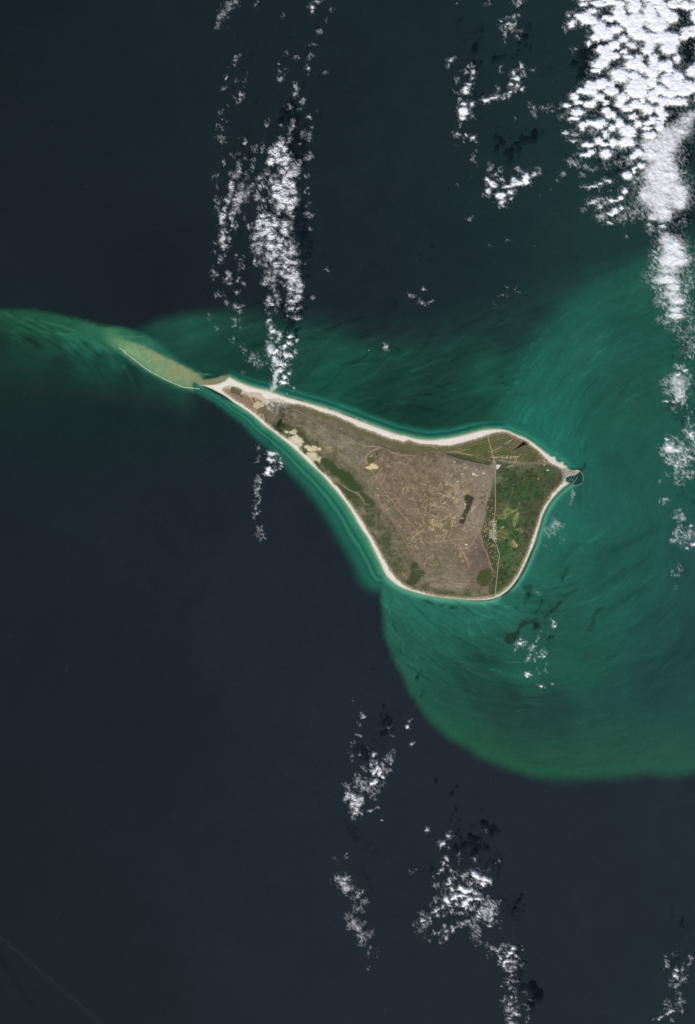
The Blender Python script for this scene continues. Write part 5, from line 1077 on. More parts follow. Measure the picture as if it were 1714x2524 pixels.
R(500, 0, 4.931, 'c', coll('topmost'), COLG, """330 60 70 110 s .40 35;230 180 50 120 s .42 30;185 300 36 80 s .42 20;400 10 50 80 s .36 30;660 40 25 80 s .30 20;1330 80 38 38 .8;1335 140 28 30 .75;1400 15 55 20 .6;1565 115 20 22 .5;1505 240 15 20 .5;1415 380 40 35 w .45;985 185 18 15 .4;1030 265 12 18 .3;1345 540 60 18 w .35;1300 690 25 50 w .35 20;1350 690 15 40 w .3;1280 825 30 35 .7;1295 880 10 25 .4;1490 880 30 18 .55;945 960 35 40 .6;1000 915 14 14 .5;940 890 35 40 w .25;1010 840 25 30 w .2;1130 710 30 25 w .4;935 755 12 15 w .35;1020 640 40 60 w .15
1130 1060 35 60 .6;1120 1140 32 35 .65;1110 1000 25 18 .5;1220 1240 35 50 w .45;1215 1210 10 30 .4;1060 1310 45 25 w .45;1050 1280 15 30 w .4;1190 1330 25 25 w .35;1400 1350 25 12 .5;1295 1415 35 30 .7;1120 1460 40 20 .6;797 1445 10 12 .4;400 725 20 20 .5;385 775 14 14 .5;350 805 30 15 .45 -30;425 690 50 25 w .25 -40;475 620 12 30 .3;283 940 20 25 .65;290 910 10 14 .5;255 1065 50 25 .5 -20;460 1140 38 25 .65;375 1195 35 16 .4;445 1220 30 45 w .5;505 1200 12 10 .5;300 1262 12 12 .4;495 1045 10 10 .4;515 970 15 40 w .25;555 890 20 20 w .25;400 980 40 30 w .2;230 1350 40 40 w .2;265 1460 25 15 w .3;320 335 12 10 .3;420 530 15 10 .3;280 210 20 15 .3""",
  named=[('dim slanted grey smoke-like streak at the top edge, left of the cloud column', [(100, 0, 480, 400)]), ('white double puff at the very top edge above the cloud column', [(1250, 0, 1480, 200)]), ('narrow upright cloud at the upper tip of the tall left cloud column', [(1070, 960, 1180, 1200)])])
R(510, 290, 5.636, 'p', coll('upper'), COLG, """1020 360 60 60;1080 430 50 60;960 440 60 60;900 470 50 60;970 500 60 50;890 600 50 75;1000 580 70 50;1100 560 80 70;1090 630 60 30;1050 740 60 45;1120 700 50 35;1100 820 60 60;1170 780 60 80 .8;1240 660 70 70 w .6;1240 740 60 100 .7;1100 900 70 60;1180 930 60 60;1000 960 80 70;930 980 40 50;1080 1020 90 60;1200 1020 70 50;990 1080 90 60;1070 1130 90 80;1180 1150 60 45;1240 1130 40 50 .8;1020 1220 80 60;1170 1230 70 60;1250 1190 40 40 .6;840 760 35 45 .6;900 880 40 60 .7;895 810 30 30 .55;970 890 40 40 .6;960 790 50 40 .4;900 1150 50 60 .5;860 1020 30 50 .4;990 1310 35 35 .6;1150 1310 50 50 .6;1190 1370 30 30 .6
1040 280 40 30 .5;1140 330 30 25 .6;1160 180 25 50 .55;1195 110 30 25 .7;1210 50 30 40 .55;1160 290 30 30 .5;1300 350 15 15 .6;1330 230 30 60 .4;1430 250 40 60 w .4;1420 545 50 50 w .5;1470 125 30 22 .5;1400 790 25 35 w .4;1380 1010 25 50 w .4;1395 1330 35 30 .5;1440 1380 30 30 w .4;1420 1200 30 30 w .25;1440 10 15 12 .4;1040 130 25 25 w .4;820 90 40 20 w .35 -40;770 430 22 60 w .45;670 430 22 60 w .4;530 560 20 30 .4;650 600 20 40 w .3
510 320 35 50 w .4;200 270 60 40 w .4;160 120 60 25 w .35 -25;215 155 30 15 .4;230 340 90 20 w .35;240 620 25 35 .45;440 610 35 50 w .35;460 700 40 60 .55;400 800 60 60 .55;440 750 40 40 .5;340 960 55 75 .75;330 900 35 30 .6;330 1070 35 50 .55;280 1150 40 55 .7;490 950 50 60 .55;470 1080 80 90 .6;550 1060 60 80 w .5;430 1150 70 60 .65;400 1230 60 60 .55;370 1300 40 35 .5;440 1290 40 50 .4;250 1270 40 45 .6;220 1360 50 50 .75;320 1340 25 25 .6;340 1390 25 25 .7;540 780 30 30 .4;620 700 35 50 w .4;730 830 40 40 .5;750 950 60 50 w .55;790 940 40 40 w .4;705 1090 45 70 .6;790 1130 50 40 .5;640 960 60 60 w .35;760 1260 50 60 w .4;800 840 30 40 w .35;150 970 40 80 w .2;150 1150 50 80 w .25;140 1260 20 50 w .3;110 810 30 35 w .3;440 490 40 20 w .3;350 525 15 25 w .4;315 760 12 40 w .35;540 830 20 30 .4""",
  named=[('bright bumpy white cloud, upper mass of the tall left cloud column', [(840, 330, 1320, 1420)]), ('thin mottled grey-white cloud left of the upper mass of the tall column', [(300, 640, 600, 1345)]), ('pale tangle left of the tall column between its two masses', [(660, 800, 840, 1300)])])
R(510, 500, 5.636, 'p', coll('lower'), COLG, """780 180 55 35 .95;860 160 50 40 .8;940 210 40 40 .8;740 260 60 50;720 330 50 50;850 280 70 60;850 370 100 70;950 290 60 60;1080 290 70 60 .9;1080 380 60 70;760 430 80 50;900 460 90 70;1020 500 60 60;1010 590 60 60;670 480 60 60 .7;740 560 80 60 .6;650 580 50 40 .5;870 570 70 60 .8;920 620 90 60 .85;720 660 80 70 .55;870 740 80 70 .7;960 700 60 60 .8;1080 680 60 60 .75;680 820 40 60 w .55;750 820 30 70 w .5;810 830 30 70 w .5;900 790 60 50 .65;1050 750 60 50 .75;980 850 70 45 .8;1190 680 80 70 .7;1130 570 80 40 w .5;1190 610 50 30 .7;1180 500 50 80 w .3;1190 350 40 40 .5;1160 270 50 30 .5;1130 800 70 50 .8;1220 830 80 50 .85;1090 870 50 40 .8
1180 930 80 40 .8;1050 970 60 50 .8;1150 1020 90 50 .95;1240 980 60 60 .75;1240 1060 80 50 .85;1170 1100 60 40 .9;1290 1140 60 60 .9;1180 1190 80 50 .85;1280 1210 70 45 .85;1160 1270 50 25 .6;1260 1310 60 50 .85;1220 1370 60 40 .85;1160 1340 50 30 .6;860 960 60 50 .5;960 950 40 50 .6;870 1050 90 60 .6;940 1020 50 60 .5;800 1120 50 40 .6;920 1150 50 50 .45;940 1210 30 30 .5;1080 1140 40 30 .6;1030 1090 25 30 .4;870 1340 50 60 .6;970 1290 40 40 .55;870 1395 50 20 .7;1000 1350 30 30 .4
215 190 50 70 .65;210 260 50 60 .55;250 80 35 40 .55;210 410 35 30 .85;220 490 45 80 s .8;240 600 60 40 .8;310 610 30 25 .4;355 230 30 45 .5;390 320 40 60 w .5;300 480 40 60 w .35;270 370 60 30 w .4;370 130 25 25 .5;265 710 25 50 w .35;180 790 40 60 w .4;390 710 18 18 .45;400 775 14 18 .35;100 990 60 40 w .4;80 930 15 60 w .3;310 1000 45 50 .65;270 1050 30 20 .55;310 1110 50 25 .6;440 1060 30 50 w .4;510 1120 35 25 .4;460 880 35 70 w .3;490 780 30 40 w .3;410 1240 40 25 .45;140 1260 40 60 w .25;210 1270 50 50 w .2;100 1080 25 30 w .25;580 340 50 40 w .4;520 210 20 40 w .25;630 300 15 25 w .3;1370 840 15 14 .4;1480 1310 40 35 .45;1450 365 35 20 .5;1270 560 25 30 w .25;110 540 20 20 w .3;120 680 25 35 w .2""",
  named=[('bright knobbly white cloud, broad middle mass of the tall left cloud column', [(600, 140, 1260, 900)]), ('white cloud of crosswise ribs, right-hand lower tail of the tall left cloud column', [(1020, 780, 1360, 1420)]), ('dappled cloud at the lower left of the tall column, left of its ribbed tail', [(760, 900, 1010, 1420)]), ('long smooth white streak at the left side of the tall column', [(150, 40, 330, 660)]), ('small knotted white puff low on the left side of the tall column', [(240, 950, 370, 1150)])])
R(510, 720, 5.636, 'c', {'c': '{size} pale fleck over water just north of the sandy point, {pos} part', 'w': '{size} thready wisp over water just north of the sandy point, {pos} part', 's': '{size} pale fleck over water just north of the sandy point, {pos} part'}, {'c': 'flecks north of the sandy point', 'w': 'wisps north of the sandy point', 's': 'flecks north of the sandy point'}, """900 165 70 25 .75;980 150 40 50 .5;1170 110 40 30 .85;1180 220 60 40 .75;1270 220 60 25 .7;1200 270 60 30 .5;1255 355 65 25 .75;1130 350 30 25 w .4;1100 200 25 50 w .4;950 270 25 40 w .35;830 230 25 20 w .4;870 290 40 30 w .3;280 140 40 55 .55;420 210 65 40 .6;380 180 25 40 .5;460 280 40 35 .5;400 370 50 35 .55;360 345 20 12 .5;410 450 25 30 w .35;460 495 20 22 .5;440 130 20 25 .45;510 190 30 20 w .35;360 660 30 40 w .25;140 510 25 40 w .2;30 340 30 50 w .2
630 900 50 80 w .34;680 950 60 70 w .34;590 930 40 70 w .28;800 1000 40 40 w .32;520 820 40 60 w .22;740 1010 40 60 w .22;480 740 60 40 w .17;870 400 50 40 .8;880 480 45 50 .7;920 540 60 45 .85;1000 570 50 50 .75;1000 640 45 45 .75;890 640 30 30 .6;840 690 35 30 .55;960 680 40 30 .6;1155 600 42 45;1140 690 55 35 .9;1090 740 45 40 .85;1075 790 40 25 .75;1245 660 35 35 .75;1180 720 40 25 .6;900 780 75 65 s;950 830 50 50 .95;870 860 40 60 w .6;1020 780 40 50 w .5;1000 870 40 40 w .6;1110 860 60 55;1170 890 45 35 .9;1240 835 35 50 .65;950 930 60 60 s .9;1000 980 70 60 s .95;1055 1000 60 55;1050 940 30 25 .9
1010 1090 60 45;960 1130 40 60 s .9;1080 1090 20 20 .6;1145 1110 35 35 .8;1075 1180 55 55;1065 1255 70 35 .9;1140 1230 30 60 .5;1130 1275 25 20 .7;960 1200 40 70 s .85;940 1290 45 70 s .8;900 1350 45 50 s .65;930 1050 35 100 w .5;1160 1010 30 25 .5;1100 950 40 30 w .4;1200 1340 30 35 w .45;1150 1385 30 20 w .35;520 1110 40 30 w .2;870 1410 50 45 w .5;850 1470 40 40 w .45;835 1520 34 34 w .4;905 1560 70 50 w .42;980 1500 60 45 w .42;1040 1560 80 60 w .4;920 1640 80 60 w .34;860 1600 50 60 w .3""",
  named=[('smooth white cloud finger reaching the northern beach of the sandy point', [(800, 1010, 985, 1540), (900, 900, 1010, 1000, 's')]), ('rounded bright puffs stacked just off the northern beach beside the cloud finger', [(985, 1060, 1180, 1300)]), ('square bright puff with an arm, right fork of the lower cloud column', [(1060, 560, 1300, 810)]), ('bright white two-lobed puff, right side of the lower cloud column', [(1060, 815, 1300, 920)]), ('long white cloud, left strand of the lower cloud column over green water', [(800, 360, 1062, 900)]), ('round white puff in the middle of the lower cloud column, just above the stacked puffs', [(990, 920, 1190, 1050)]), ('grey-white broken cloud at the lower end of the ribbed tail', [(1060, 60, 1340, 390)]), ('dappled thready cloud veil over green water off the sandy point', [(440, 700, 860, 1080, 'w')])])
R(600, 1090, 8.607, 'c', {'c': '{size} shred near the bright cloud off the south-western shore, {pos}', 'w': '{size} thin wisp near the trailing line south-west of the island, {pos}'}, {'c': 'shreds off the south-western shore', 'w': 'wisps off the south-western shore'}, """560 230 80 50 .8;650 250 80 60 .8;730 235 30 40 .55;560 340 70 50 .95;620 390 80 50 .9;520 265 40 35 .5;680 370 40 60 .7;610 440 70 30 .6;545 440 40 25 .5;640 510 40 40 .5;540 570 65 60;520 640 60 45;460 685 35 20 .7;560 695 60 25 .8;600 590 30 60 .6;680 590 70 22 w .5;770 545 50 28 w .55;790 420 55 45 .85;800 340 40 40 w .35;820 510 30 40 w .35;310 330 60 100 w .22;330 120 60 60 w .22;270 420 40 40 w .2;310 810 55 70 .55 w;370 830 30 60 w .4;330 935 35 25 .65;320 990 60 45 .55;270 900 60 120 w .3
270 1080 50 100 w .35;340 1170 60 22 w .5 20;310 1230 50 25 w .5 -40;270 1290 40 40 w .4;250 1370 35 80 w .4;290 1470 50 18 w .5 -30;230 1530 30 40 w .5;220 1590 30 40 w .3;250 1740 40 100 w .15;330 1880 50 110 w .3 30;405 1890 25 60 w .35;400 1980 40 90 w .35 35;430 2060 30 40 w .3""",
  named=[('bright white cloud with a foot, close off the south-western shore', [(440, 180, 740, 720)]), ('small white puff with a thin tail, right of the bright footed cloud', [(660, 320, 900, 620)]), ('knotted upper part of the thin trailing cloud line south-west of the island', [(150, 700, 420, 1150)]), ('zigzag lower part of the thin trailing cloud line', [(150, 1151, 420, 1650)]), ('faint hooked tail end of the trailing cloud line', [(150, 1700, 520, 2100)])])
R(820, 1700, 6.836, 'c', {'c': '{size} white fleck by the double cloud south of the island, {pos} part', 'w': '{size} faint wisp by the double cloud south of the island, {pos} part', 'p': '{size} white fleck by the double cloud south of the island, {pos} part'}, {'c': 'flecks south of the island', 'w': 'wisps south of the island', 'p': 'flecks south of the island'}, """520 445 35 50 .75;355 165 18 30 .5;1255 620 45 40 .95;1310 540 15 40 w .45 30;1335 905 30 28 .7;1370 870 15 28 .5 30;610 620 16 16 .5;455 585 20 30 w .35;540 545 15 20 w .3;440 770 40 15 w .4;355 885 22 18 w .4;455 1080 40 25 .5 -40;345 1140 20 50 w .5;300 1070 18 18 .4;300 920 12 25 w .3;590 975 20 18 w .4;1010 790 30 18 .5;990 620 50 60 w .2;690 1095 45 50 .85;740 1230 30 45 .9;660 1260 55 50 .7;690 1190 25 30 .6;760 1320 55 50;700 1370 60 50;800 1390 40 50;800 1440 35 25 .7;850 1470 38 45 .9;700 1560 60 50 .95;660 1590 35 30 .9;730 1530 40 40 .9;640 1495 22 18 .6;820 1600 40 45 .5;540 1330 50 60 .5;590 1260 30 40 .4;900 1165 45 28 .7;985 1180 70 70 w .5;970 1240 40 30 .6;1000 1020 25 40 w .4;1045 1070 18 35 .6;920 1090 20 30 w .35;860 1310 30 60 w .5;920 1360 70 40 w .5
520 1610 100 110 w .5;420 1530 60 60 w .45;370 1640 30 30 .55;240 1620 60 50 w .45;650 1700 60 45 w .5;700 1740 30 25 .55;790 1710 70 40 w .3;700 1820 60 35 w .4;375 1425 30 25 w .4;260 1760 60 70 p .9;340 1790 60 60 p .85;240 1830 50 50 p .8;470 1830 55 60 p .75;380 1860 70 60 p .8;340 1940 70 60 p .75;450 1920 70 50 p .8;410 2010 50 50 p .85;360 2080 50 40 p .65;440 2090 70 60 w .4;350 2150 50 40 w .4;290 2060 30 30 w .3;500 1870 30 60 p .5;650 2045 60 25 .55;760 1960 25 40 w .3 30;825 2195 28 22 .65;675 2160 18 14 .35;680 2240 22 14 .35""",
  named=[('bright white cloud with an arched head, in the double cloud south of the island', [(480, 1040, 885, 1520)]), ('short bright puff under the arched cloud', [(615, 1470, 860, 1650)]), ('loose lacy cloud to the right of the arched cloud', [(840, 980, 1070, 1420)]), ('dappled white cloud, lower left part of the double cloud south of the island', [(180, 1680, 540, 2180)]), ('grey lacy veil between the two parts of the double cloud', [(180, 1400, 860, 1850, 'wc')]), ('small bright triangular puff by the tip of the green shoal edge', [(1200, 500, 1330, 680)])])
R(790, 2040, 6.456, 'w', '{size} faint scrap by the soft grey cloud pair in the south, {pos} part', 'scraps beside the grey cloud pair', """410 420 22 16 .35;430 490 16 22 .3;250 500 60 90 .12;290 810 100 60 .5 s;400 810 80 60 .6 s;360 890 100 60 .65 s;430 960 120 40 .65 s;480 810 40 40 .4;380 1030 40 25 .45;410 1080 30 30 .3;620 1030 35 40 .45;620 1100 50 35 .45;530 1130 50 50 .35;730 1170 50 60 .25;660 1170 30 40 .35;590 1290 90 60 .35;640 1330 70 50 .35;470 1440 80 90 .3;540 1530 80 80 s .6;600 1590 60 50 s .55;700 1510 50 40 .35;480 1570 70 60 .4;630 1640 60 30 .5;650 1740 80 80 .45;720 1690 60 70 .3;800 1690 50 60 .3;840 1640 20 40 .3;680 1820 70 60 .25;800 1900 50 50 .25;770 2000 60 110 .15;885 2055 25 25 .3;765 2265 30 30 .3;940 1940 40 20 .12""",
  named=[('smooth grey-white cloud, upper one of the soft pair in the south', [(150, 740, 560, 1110)]), ('smooth grey-white cloud with a fading tail, lower one of the soft pair in the south', [(350, 1240, 900, 2100)]), ('thin scraps joining the soft pair of grey clouds', [(450, 980, 800, 1235)])])
R(1000, 2020, 6.07, 'c', {'c': '{size} white fleck around the large bright cloud in the south, {pos} part', 'w': '{size} faint wisp around the large bright cloud in the south, {pos} part'}, {'c': 'flecks around the southern bright cloud', 'w': 'wisps around the southern bright cloud'}, """320 145 32 42 .7;390 240 18 12 .35;655 240 45 40 .7;675 180 18 35 .5;560 365 60 45 .85;530 410 35 30 .65;640 405 30 30 .45;625 300 25 20 .45;610 580 45 45 .75;560 670 25 50 .75;640 690 25 35 .6;545 760 40 35 .75;490 815 70 22 .65;410 845 25 25 .45;690 760 45 35 .6;740 800 25 50 .5;730 880 30 30 w .4;660 890 30 50 .75;650 960 70 35 .75;680 930 30 50 .8;455 980 45 40 w .45;790 530 25 40 .5;830 570 15 15 .4;790 650 14 45 .5;1035 590 35 40 .55;1380 615 30 25 w .35;1245 745 22 28 .5;1210 170 18 25 .4;730 340 14 14 .3;75 775 25 20 w .35;145 740 20 12 w .35
1030 810 70 60;1090 850 70 70;1190 890 70 60;1160 960 60 50 .9;1250 920 35 50 .85;1060 930 80 50 w .6;880 850 60 60 w .55;830 840 30 40 .5;960 970 60 40 w .6;710 1040 50 45;830 1030 60 60;910 1060 80 55;990 1050 40 40 .9;740 1150 80 70;600 1180 55 80;640 1220 60 40;850 1140 70 50;950 1180 60 60;900 1250 70 60;860 1290 40 30 .9;1070 1120 60 60 w .8;1070 1180 70 35 .95;1150 1200 50 50 w .45;760 1260 60 40 .7;650 1290 50 30 .7;560 1310 35 35 .8;920 1330 35 40 .75;780 1310 80 20 .55;690 1380 50 40 w .45;830 1400 80 25 w .5;980 1300 60 50 w .5;470 1350 45 40 .85;420 1390 40 25 .65;490 1430 35 40 .75;590 1420 20 30 .6;380 1270 20 45 .5;460 1190 60 40 w .4;520 1100 18 20 .4;570 1040 30 60 w .3
260 1500 50 30 .9;250 1420 60 40 .55;360 1480 45 40 .65;340 1560 40 50 w .45;280 1600 50 40 w .4;200 1640 35 50 w .45;190 1690 25 20 .45;150 1560 30 40 w .3;710 1640 45 55 .85;680 1590 20 30 .6;590 1600 30 35 w .5;610 1760 40 55 .75;610 1680 30 30 .6;680 1690 25 30 .5;510 1700 40 25 w .5;490 1740 25 18 .4;515 1840 18 28 .5;550 1840 20 14 .35;415 1700 25 25 w .4;290 1760 40 40 w .25;360 1830 50 25 w .25
1150 1400 90 80 w .8;1220 1370 90 60 w .8;1290 1360 80 80 w .7;1290 1490 60 70 .65;1270 1580 40 35 .7;1100 1450 80 60 w .6;1270 1250 90 50 w .5;1260 1170 40 30 w .4;1190 1470 60 60 w .5;1390 1230 40 50 w .25;870 1560 100 25 w .65 -20;960 1540 80 40 w .45;1030 1600 70 70 w .4;1080 1740 50 50 w .4;1060 1660 70 60 w .35;1000 1750 30 30 w .3;1090 1840 50 40 w .25;1060 1890 70 20 w .25;1420 1530 50 30 w .2;1435 1638 30 12 w .3""",
  named=[('large bright white billowing cloud in the south', [(530, 990, 1180, 1350)]), ('wedge-shaped bright cloud capping the large southern cloud on its upper right', [(800, 740, 1300, 988)]), ('small white puff at the head of the chain above the large southern cloud', [(490, 290, 700, 450)]), ('zigzag chain of white puffs above the large southern cloud', [(390, 520, 770, 985)]), ('soft mottled cloud at the lower right of the large southern cloud', [(1020, 1140, 1420, 1640)]), ('thin slanting streak under the large southern cloud', [(760, 1500, 1120, 1780)]), ('loose knot of puffs at the lower left of the large southern cloud', [(120, 1380, 410, 1720)]), ('upright puff cluster straight below the large southern cloud', [(480, 1560, 770, 1880)]), ('short white puffs tucked under the left foot of the large southern cloud', [(370, 1300, 530, 1480)])])
R(1180, 2300, 7.89, 'c', {'c': '{size} fleck beside the cloud string at the bottom edge, {pos} part', 'w': '{size} faint wisp beside the cloud string at the bottom edge, {pos} part'}, {'c': 'flecks by the bottom cloud string', 'w': 'wisps by the bottom cloud string'}, """190 240 40 50 w .45 40;250 280 40 30 .6;370 345 50 45 .85;400 300 40 40 .6;300 310 50 30 w .5;500 260 80 40 w .38;490 360 40 30 .5;220 410 60 30 w .3;680 290 50 50 .95;630 370 80 50;570 430 70 50;740 440 50 50 .85;430 480 50 50 .7;540 550 60 50 .9;500 610 40 60 .85;510 660 40 25 .85;410 560 60 80 w .3;700 570 60 50 .65;620 540 50 40 .6;640 650 90 40 w .55;720 650 50 40 .65;610 735 110 25 .7;540 700 40 25 .65;810 510 18 40 .5;850 600 40 40 w .3;870 650 15 50 w .25;840 230 15 40 w .3;850 335 25 15 w .25
640 830 70 40 .55;560 860 50 20 w .45;660 945 90 22 w .5;580 985 30 40 w .4;640 1045 80 22 w .45;490 1000 30 30 .45;450 1040 30 18 w .35;700 1160 40 30 w .4;640 1260 40 25 .7;730 1260 35 30 .75;700 1330 60 30 .5;610 1370 60 40 .65;520 1290 60 50 w .4;490 1370 40 60 w .35;570 1450 70 50 .6;660 1460 60 40 .65;590 1505 120 18 .65;720 1530 60 60 .75;760 1560 40 50 .7;650 1600 60 50 .65;560 1570 70 40 w .4;610 1665 80 30 .75;650 1750 90 30 .7;690 1790 60 60 .7;1015 1305 28 12 .55;940 1470 30 30 w .35;985 1490 18 35 .4;960 1570 12 30 w .35;945 1650 15 35 w .4;885 1130 25 25 w .3;940 1170 30 25 w .3;870 1410 40 25 w .25;800 1440 40 30 w .25
660 1880 90 60 .8;900 2080 150 160 .95;1000 2240 150 160 .95;700 2060 110 110 .8;860 2420 120 140 .9""",
  named=[('hooked white cloud at the upper end of the string at the bottom edge', [(350, 240, 800, 780)]), ('small cloud arm to the left of the hooked cloud near the bottom', [(100, 180, 430, 450)]), ('faint ladder-like cloud bars in the middle of the bottom string', [(420, 800, 780, 1200)]), ('ribbed white cloud at the very bottom edge, lower end of the string', [(420, 1220, 820, 1850)]), ('white cloud running off the bottom edge', [(500, 1860, 1300, 2600)])])
R(1560, 2180, 6.753, 'w', '{size} fleck around the two clouds in the bottom right corner, {pos} part', 'flecks in the bottom right corner', """580 1290 30 50 .45;580 1370 30 35 .5;560 1210 20 30 .3;680 1160 40 25 .3;745 1140 18 25 .25;740 1430 40 40 c .75;715 1520 40 60 c .85;760 1560 30 50 c .7;840 1420 45 45 c .65;930 1330 40 35 c .6;865 1320 25 25 c .45;960 1220 50 35 .45 -30;850 1560 50 40 .45;890 1605 20 10 c .4;650 1680 25 25 c .6;700 1680 25 40 .45;620 1610 30 60 .3;770 1680 40 50 .35;545 2000 22 28 c .8;595 1920 25 30 c .5;600 1960 25 25 c .45;775 1890 35 40 c .65;800 1950 50 50 c .55;760 1980 40 30 c .4;640 2110 90 50 c .7;600 2060 50 40 c .5;560 2150 80 30 c .65;480 2200 50 28 c .75 -35;440 2240 28 25 c .75;660 2040 20 40 c .5;700 2100 30 40 c .6;790 2125 45 28 c .6;800 2050 25 40 .4;860 1980 60 18 .3;355 2270 25 18 c .45;670 2240 40 15 .35;780 1810 50 30 .25""",
  named=[('slanting white cloud in the bottom right corner, upper one of two', [(600, 1180, 1020, 1760)]), ('ragged white cloud in the bottom right corner, lower one of two', [(400, 1780, 920, 2280)])])
R(1220, 1480, 7.89, 'c', {'c': '{size} white puff over the green shoal south-east of the island, {pos} part', 'w': '{size} faint wisp over the green shoal south-east of the island, {pos} part'}, {'c': 'puffs over the southern shoal', 'w': 'wisps over the southern shoal'}, """500 750 55 40 .65;490 830 50 45 .95;545 800 25 25 .8;520 690 30 20 .5;400 850 18 60 .6;385 985 35 25 .65;430 960 30 50 w .35;600 820 30 40 w .5;630 880 35 25 w .4;560 860 40 40 w .4;1145 420 35 25 .75;1185 480 50 40 .8;1130 470 30 40 w .45;1200 400 20 20 .5;930 590 50 20 w .25;820 750 25 35 w .4 35;750 890 30 60 w .5 20;720 960 35 40 w .55;680 1050 18 50 w .45;660 1110 35 35 .7;630 1150 40 30 .6;950 990 45 70 w .5;925 1030 30 25 .7;950 1090 45 40 .8;870 1090 60 35 .6;820 1040 25 40 .5;780 1170 25 35 .65;740 1170 40 15 .45;790 1295 35 22 .45 -40;845 1380 35 30 .5;865 1420 18 30 .45;790 1415 25 12 .3;995 1360 35 28 w .35;1015 1245 30 12 w .3;640 1440 45 55 .9;680 1450 30 25 .8;620 1490 30 25 .8;920 1670 40 35 .9;880 1665 30 12 .7;825 1600 20 30 w .3;1110 1630 50 20 w .25 -40""",
  named=[('bright white puff with a drooping tail beside the blunt end of the long weed bed', [(360, 660, 660, 1020)]), ('pale puff above the end of the slanting weed bed', [(1080, 380, 1260, 540)]), ('thin slanted streak with a puffy foot, left of the three-cornered cloud over the shoal', [(600, 830, 790, 1200)]), ('three-cornered white cloud over the middle of the southern shoal', [(790, 940, 1020, 1140)]), ('star-shaped bright white puff over the southern shoal', [(580, 1380, 720, 1520)]), ('small bright wedge-shaped puff, lowest one over the southern shoal', [(840, 1630, 980, 1720)])])
R(1300, 1280, 3.811, 'w', '{size} faint shred over green water east of the farmland, {pos} part', 'shreds east of the farmland', """270 30 50 35 c .6;300 60 40 35 c .6;240 55 35 40 .4;230 120 60 40 .35;320 190 22 20 .5;180 130 30 30 .3;180 255 10 12 .3;95 692 25 8 c .6;1510 985 12 22 .3;1440 755 14 10 .35;1410 630 14 10 .3;-50 -70 8 8 .1""",
  named=[('pale fluffy cloud just off the eastern beach, beside the farmland', [(180, 0, 340, 140)])])
R(1180, 1040, 5.26, 'w', 'small wisp just below the harbour', 'wisps below the harbour', "1240 930 25 40 .6;1235 960 15 30 c .6;1200 1030 30 40 .3", named=[('small wisp just below the harbour breakwater', [(1150, 880, 1300, 1000)])])
R(920, 680, 3.2875, 'c', '{size} white fleck over dark green water north of the island, {pos} part', 'tiny flecks north of the island', """405 105 22 14 .65;315 155 30 10 w .4;355 157 12 8 .35;395 215 30 14 .6;425 235 16 10 .55;475 207 22 12 .6;370 195 10 10 .4;1055 155 24 16 .45;1160 110 18 18 .5;1180 130 18 10 .5;1165 55 10 10 .3;1090 100 14 10 w .25;985 225 16 8 w .25;100 575 25 25 .6;120 575 12 22 .7;90 550 15 8 .5;275 138 6 6 .4""",
  named=[('lone white puff over green water north of the island, right of the tiny boat', [(60, 530, 150, 610)])])
R(0, 0, 1.0, 'c', '{size} isolated fleck over open water far from other clouds, {pos} of the picture', 'far flecks', "1158 540 8 4 .45;1253 592 8 3 .6 20;1316 612 5 5 .6;1210 615 20 12 w .18;1020 630 10 15 w .18;847 1632 6 8 .35;804 664 5 5 .5", )

CM, N, L = new_mat('cloud')
for nd in list(N):
    if nd.type != 'OUTPUT_MATERIAL': N.remove(nd)
out = next(nd for nd in N if nd.type == 'OUTPUT_MATERIAL')
at = N.new('ShaderNodeAttribute'); at.attribute_name = 'cover'
geo = N.new('ShaderNodeNewGeometry')
nz = N.new('ShaderNodeTexNoise'); nz.inputs['Scale'].default_value = 0.010; nz.inputs['Detail'].default_value = 5; nz.inputs['Roughness'].default_value = 0.65
L.new(geo.outputs['Position'], nz.inputs['Vector'])
sub = N.new('ShaderNodeMath'); sub.operation = 'SUBTRACT'; sub.inputs[1].default_value = 0.5; L.new(nz.outputs['Fac'], sub.inputs[0])
# breaks up thin cloud most, leaves thick cloud whole
om = N.new('ShaderNodeMath'); om.operation = 'SUBTRACT'; om.inputs[0].default_value = 1.0; L.new(at.outputs['Fac'], om.inputs[1])
mm = N.new('ShaderNodeMath'); mm.operation = 'MULTIPLY'; L.new(om.outputs[0], mm.inputs[0]); L.new(at.outputs['Fac'], mm.inputs[1])
m2 = N.new('ShaderNodeMath'); m2.operation = 'MULTIPLY'; L.new(mm.outputs[0], m2.inputs[0]); L.new(sub.outputs[0], m2.inputs[1])
m3 = N.new('ShaderNodeMath'); m3.operation = 'MULTIPLY_ADD'; m3.inputs[1].default_value = 1.9; L.new(m2.outputs[0], m3.inputs[0]); L.new(at.outputs['Fac'], m3.inputs[2]); m3.use_clamp = True
tr = N.new('ShaderNodeBsdfTransparent'); df = N.new('ShaderNodeBsdfDiffuse'); tl = N.new('ShaderNodeBsdfTranslucent')
df.inputs['Color'].default_value = (0.95, 0.95, 0.955, 1); tl.inputs['Color'].default_value = (0.95, 0.95, 0.955, 1)
mb = N.new('ShaderNodeMixShader'); mb.inputs[0].default_value = 0.28; L.new(df.outputs[0], mb.inputs[1]); L.new(tl.outputs[0], mb.inputs[2])
mt = N.new('ShaderNodeMixShader'); L.new(m3.outputs[0], mt.inputs[0]); L.new(tr.outputs[0], mt.inputs[1]); L.new(mb.outputs[0], mt.inputs[2])
L.new(mt.outputs[0], out.inputs['Surface'])

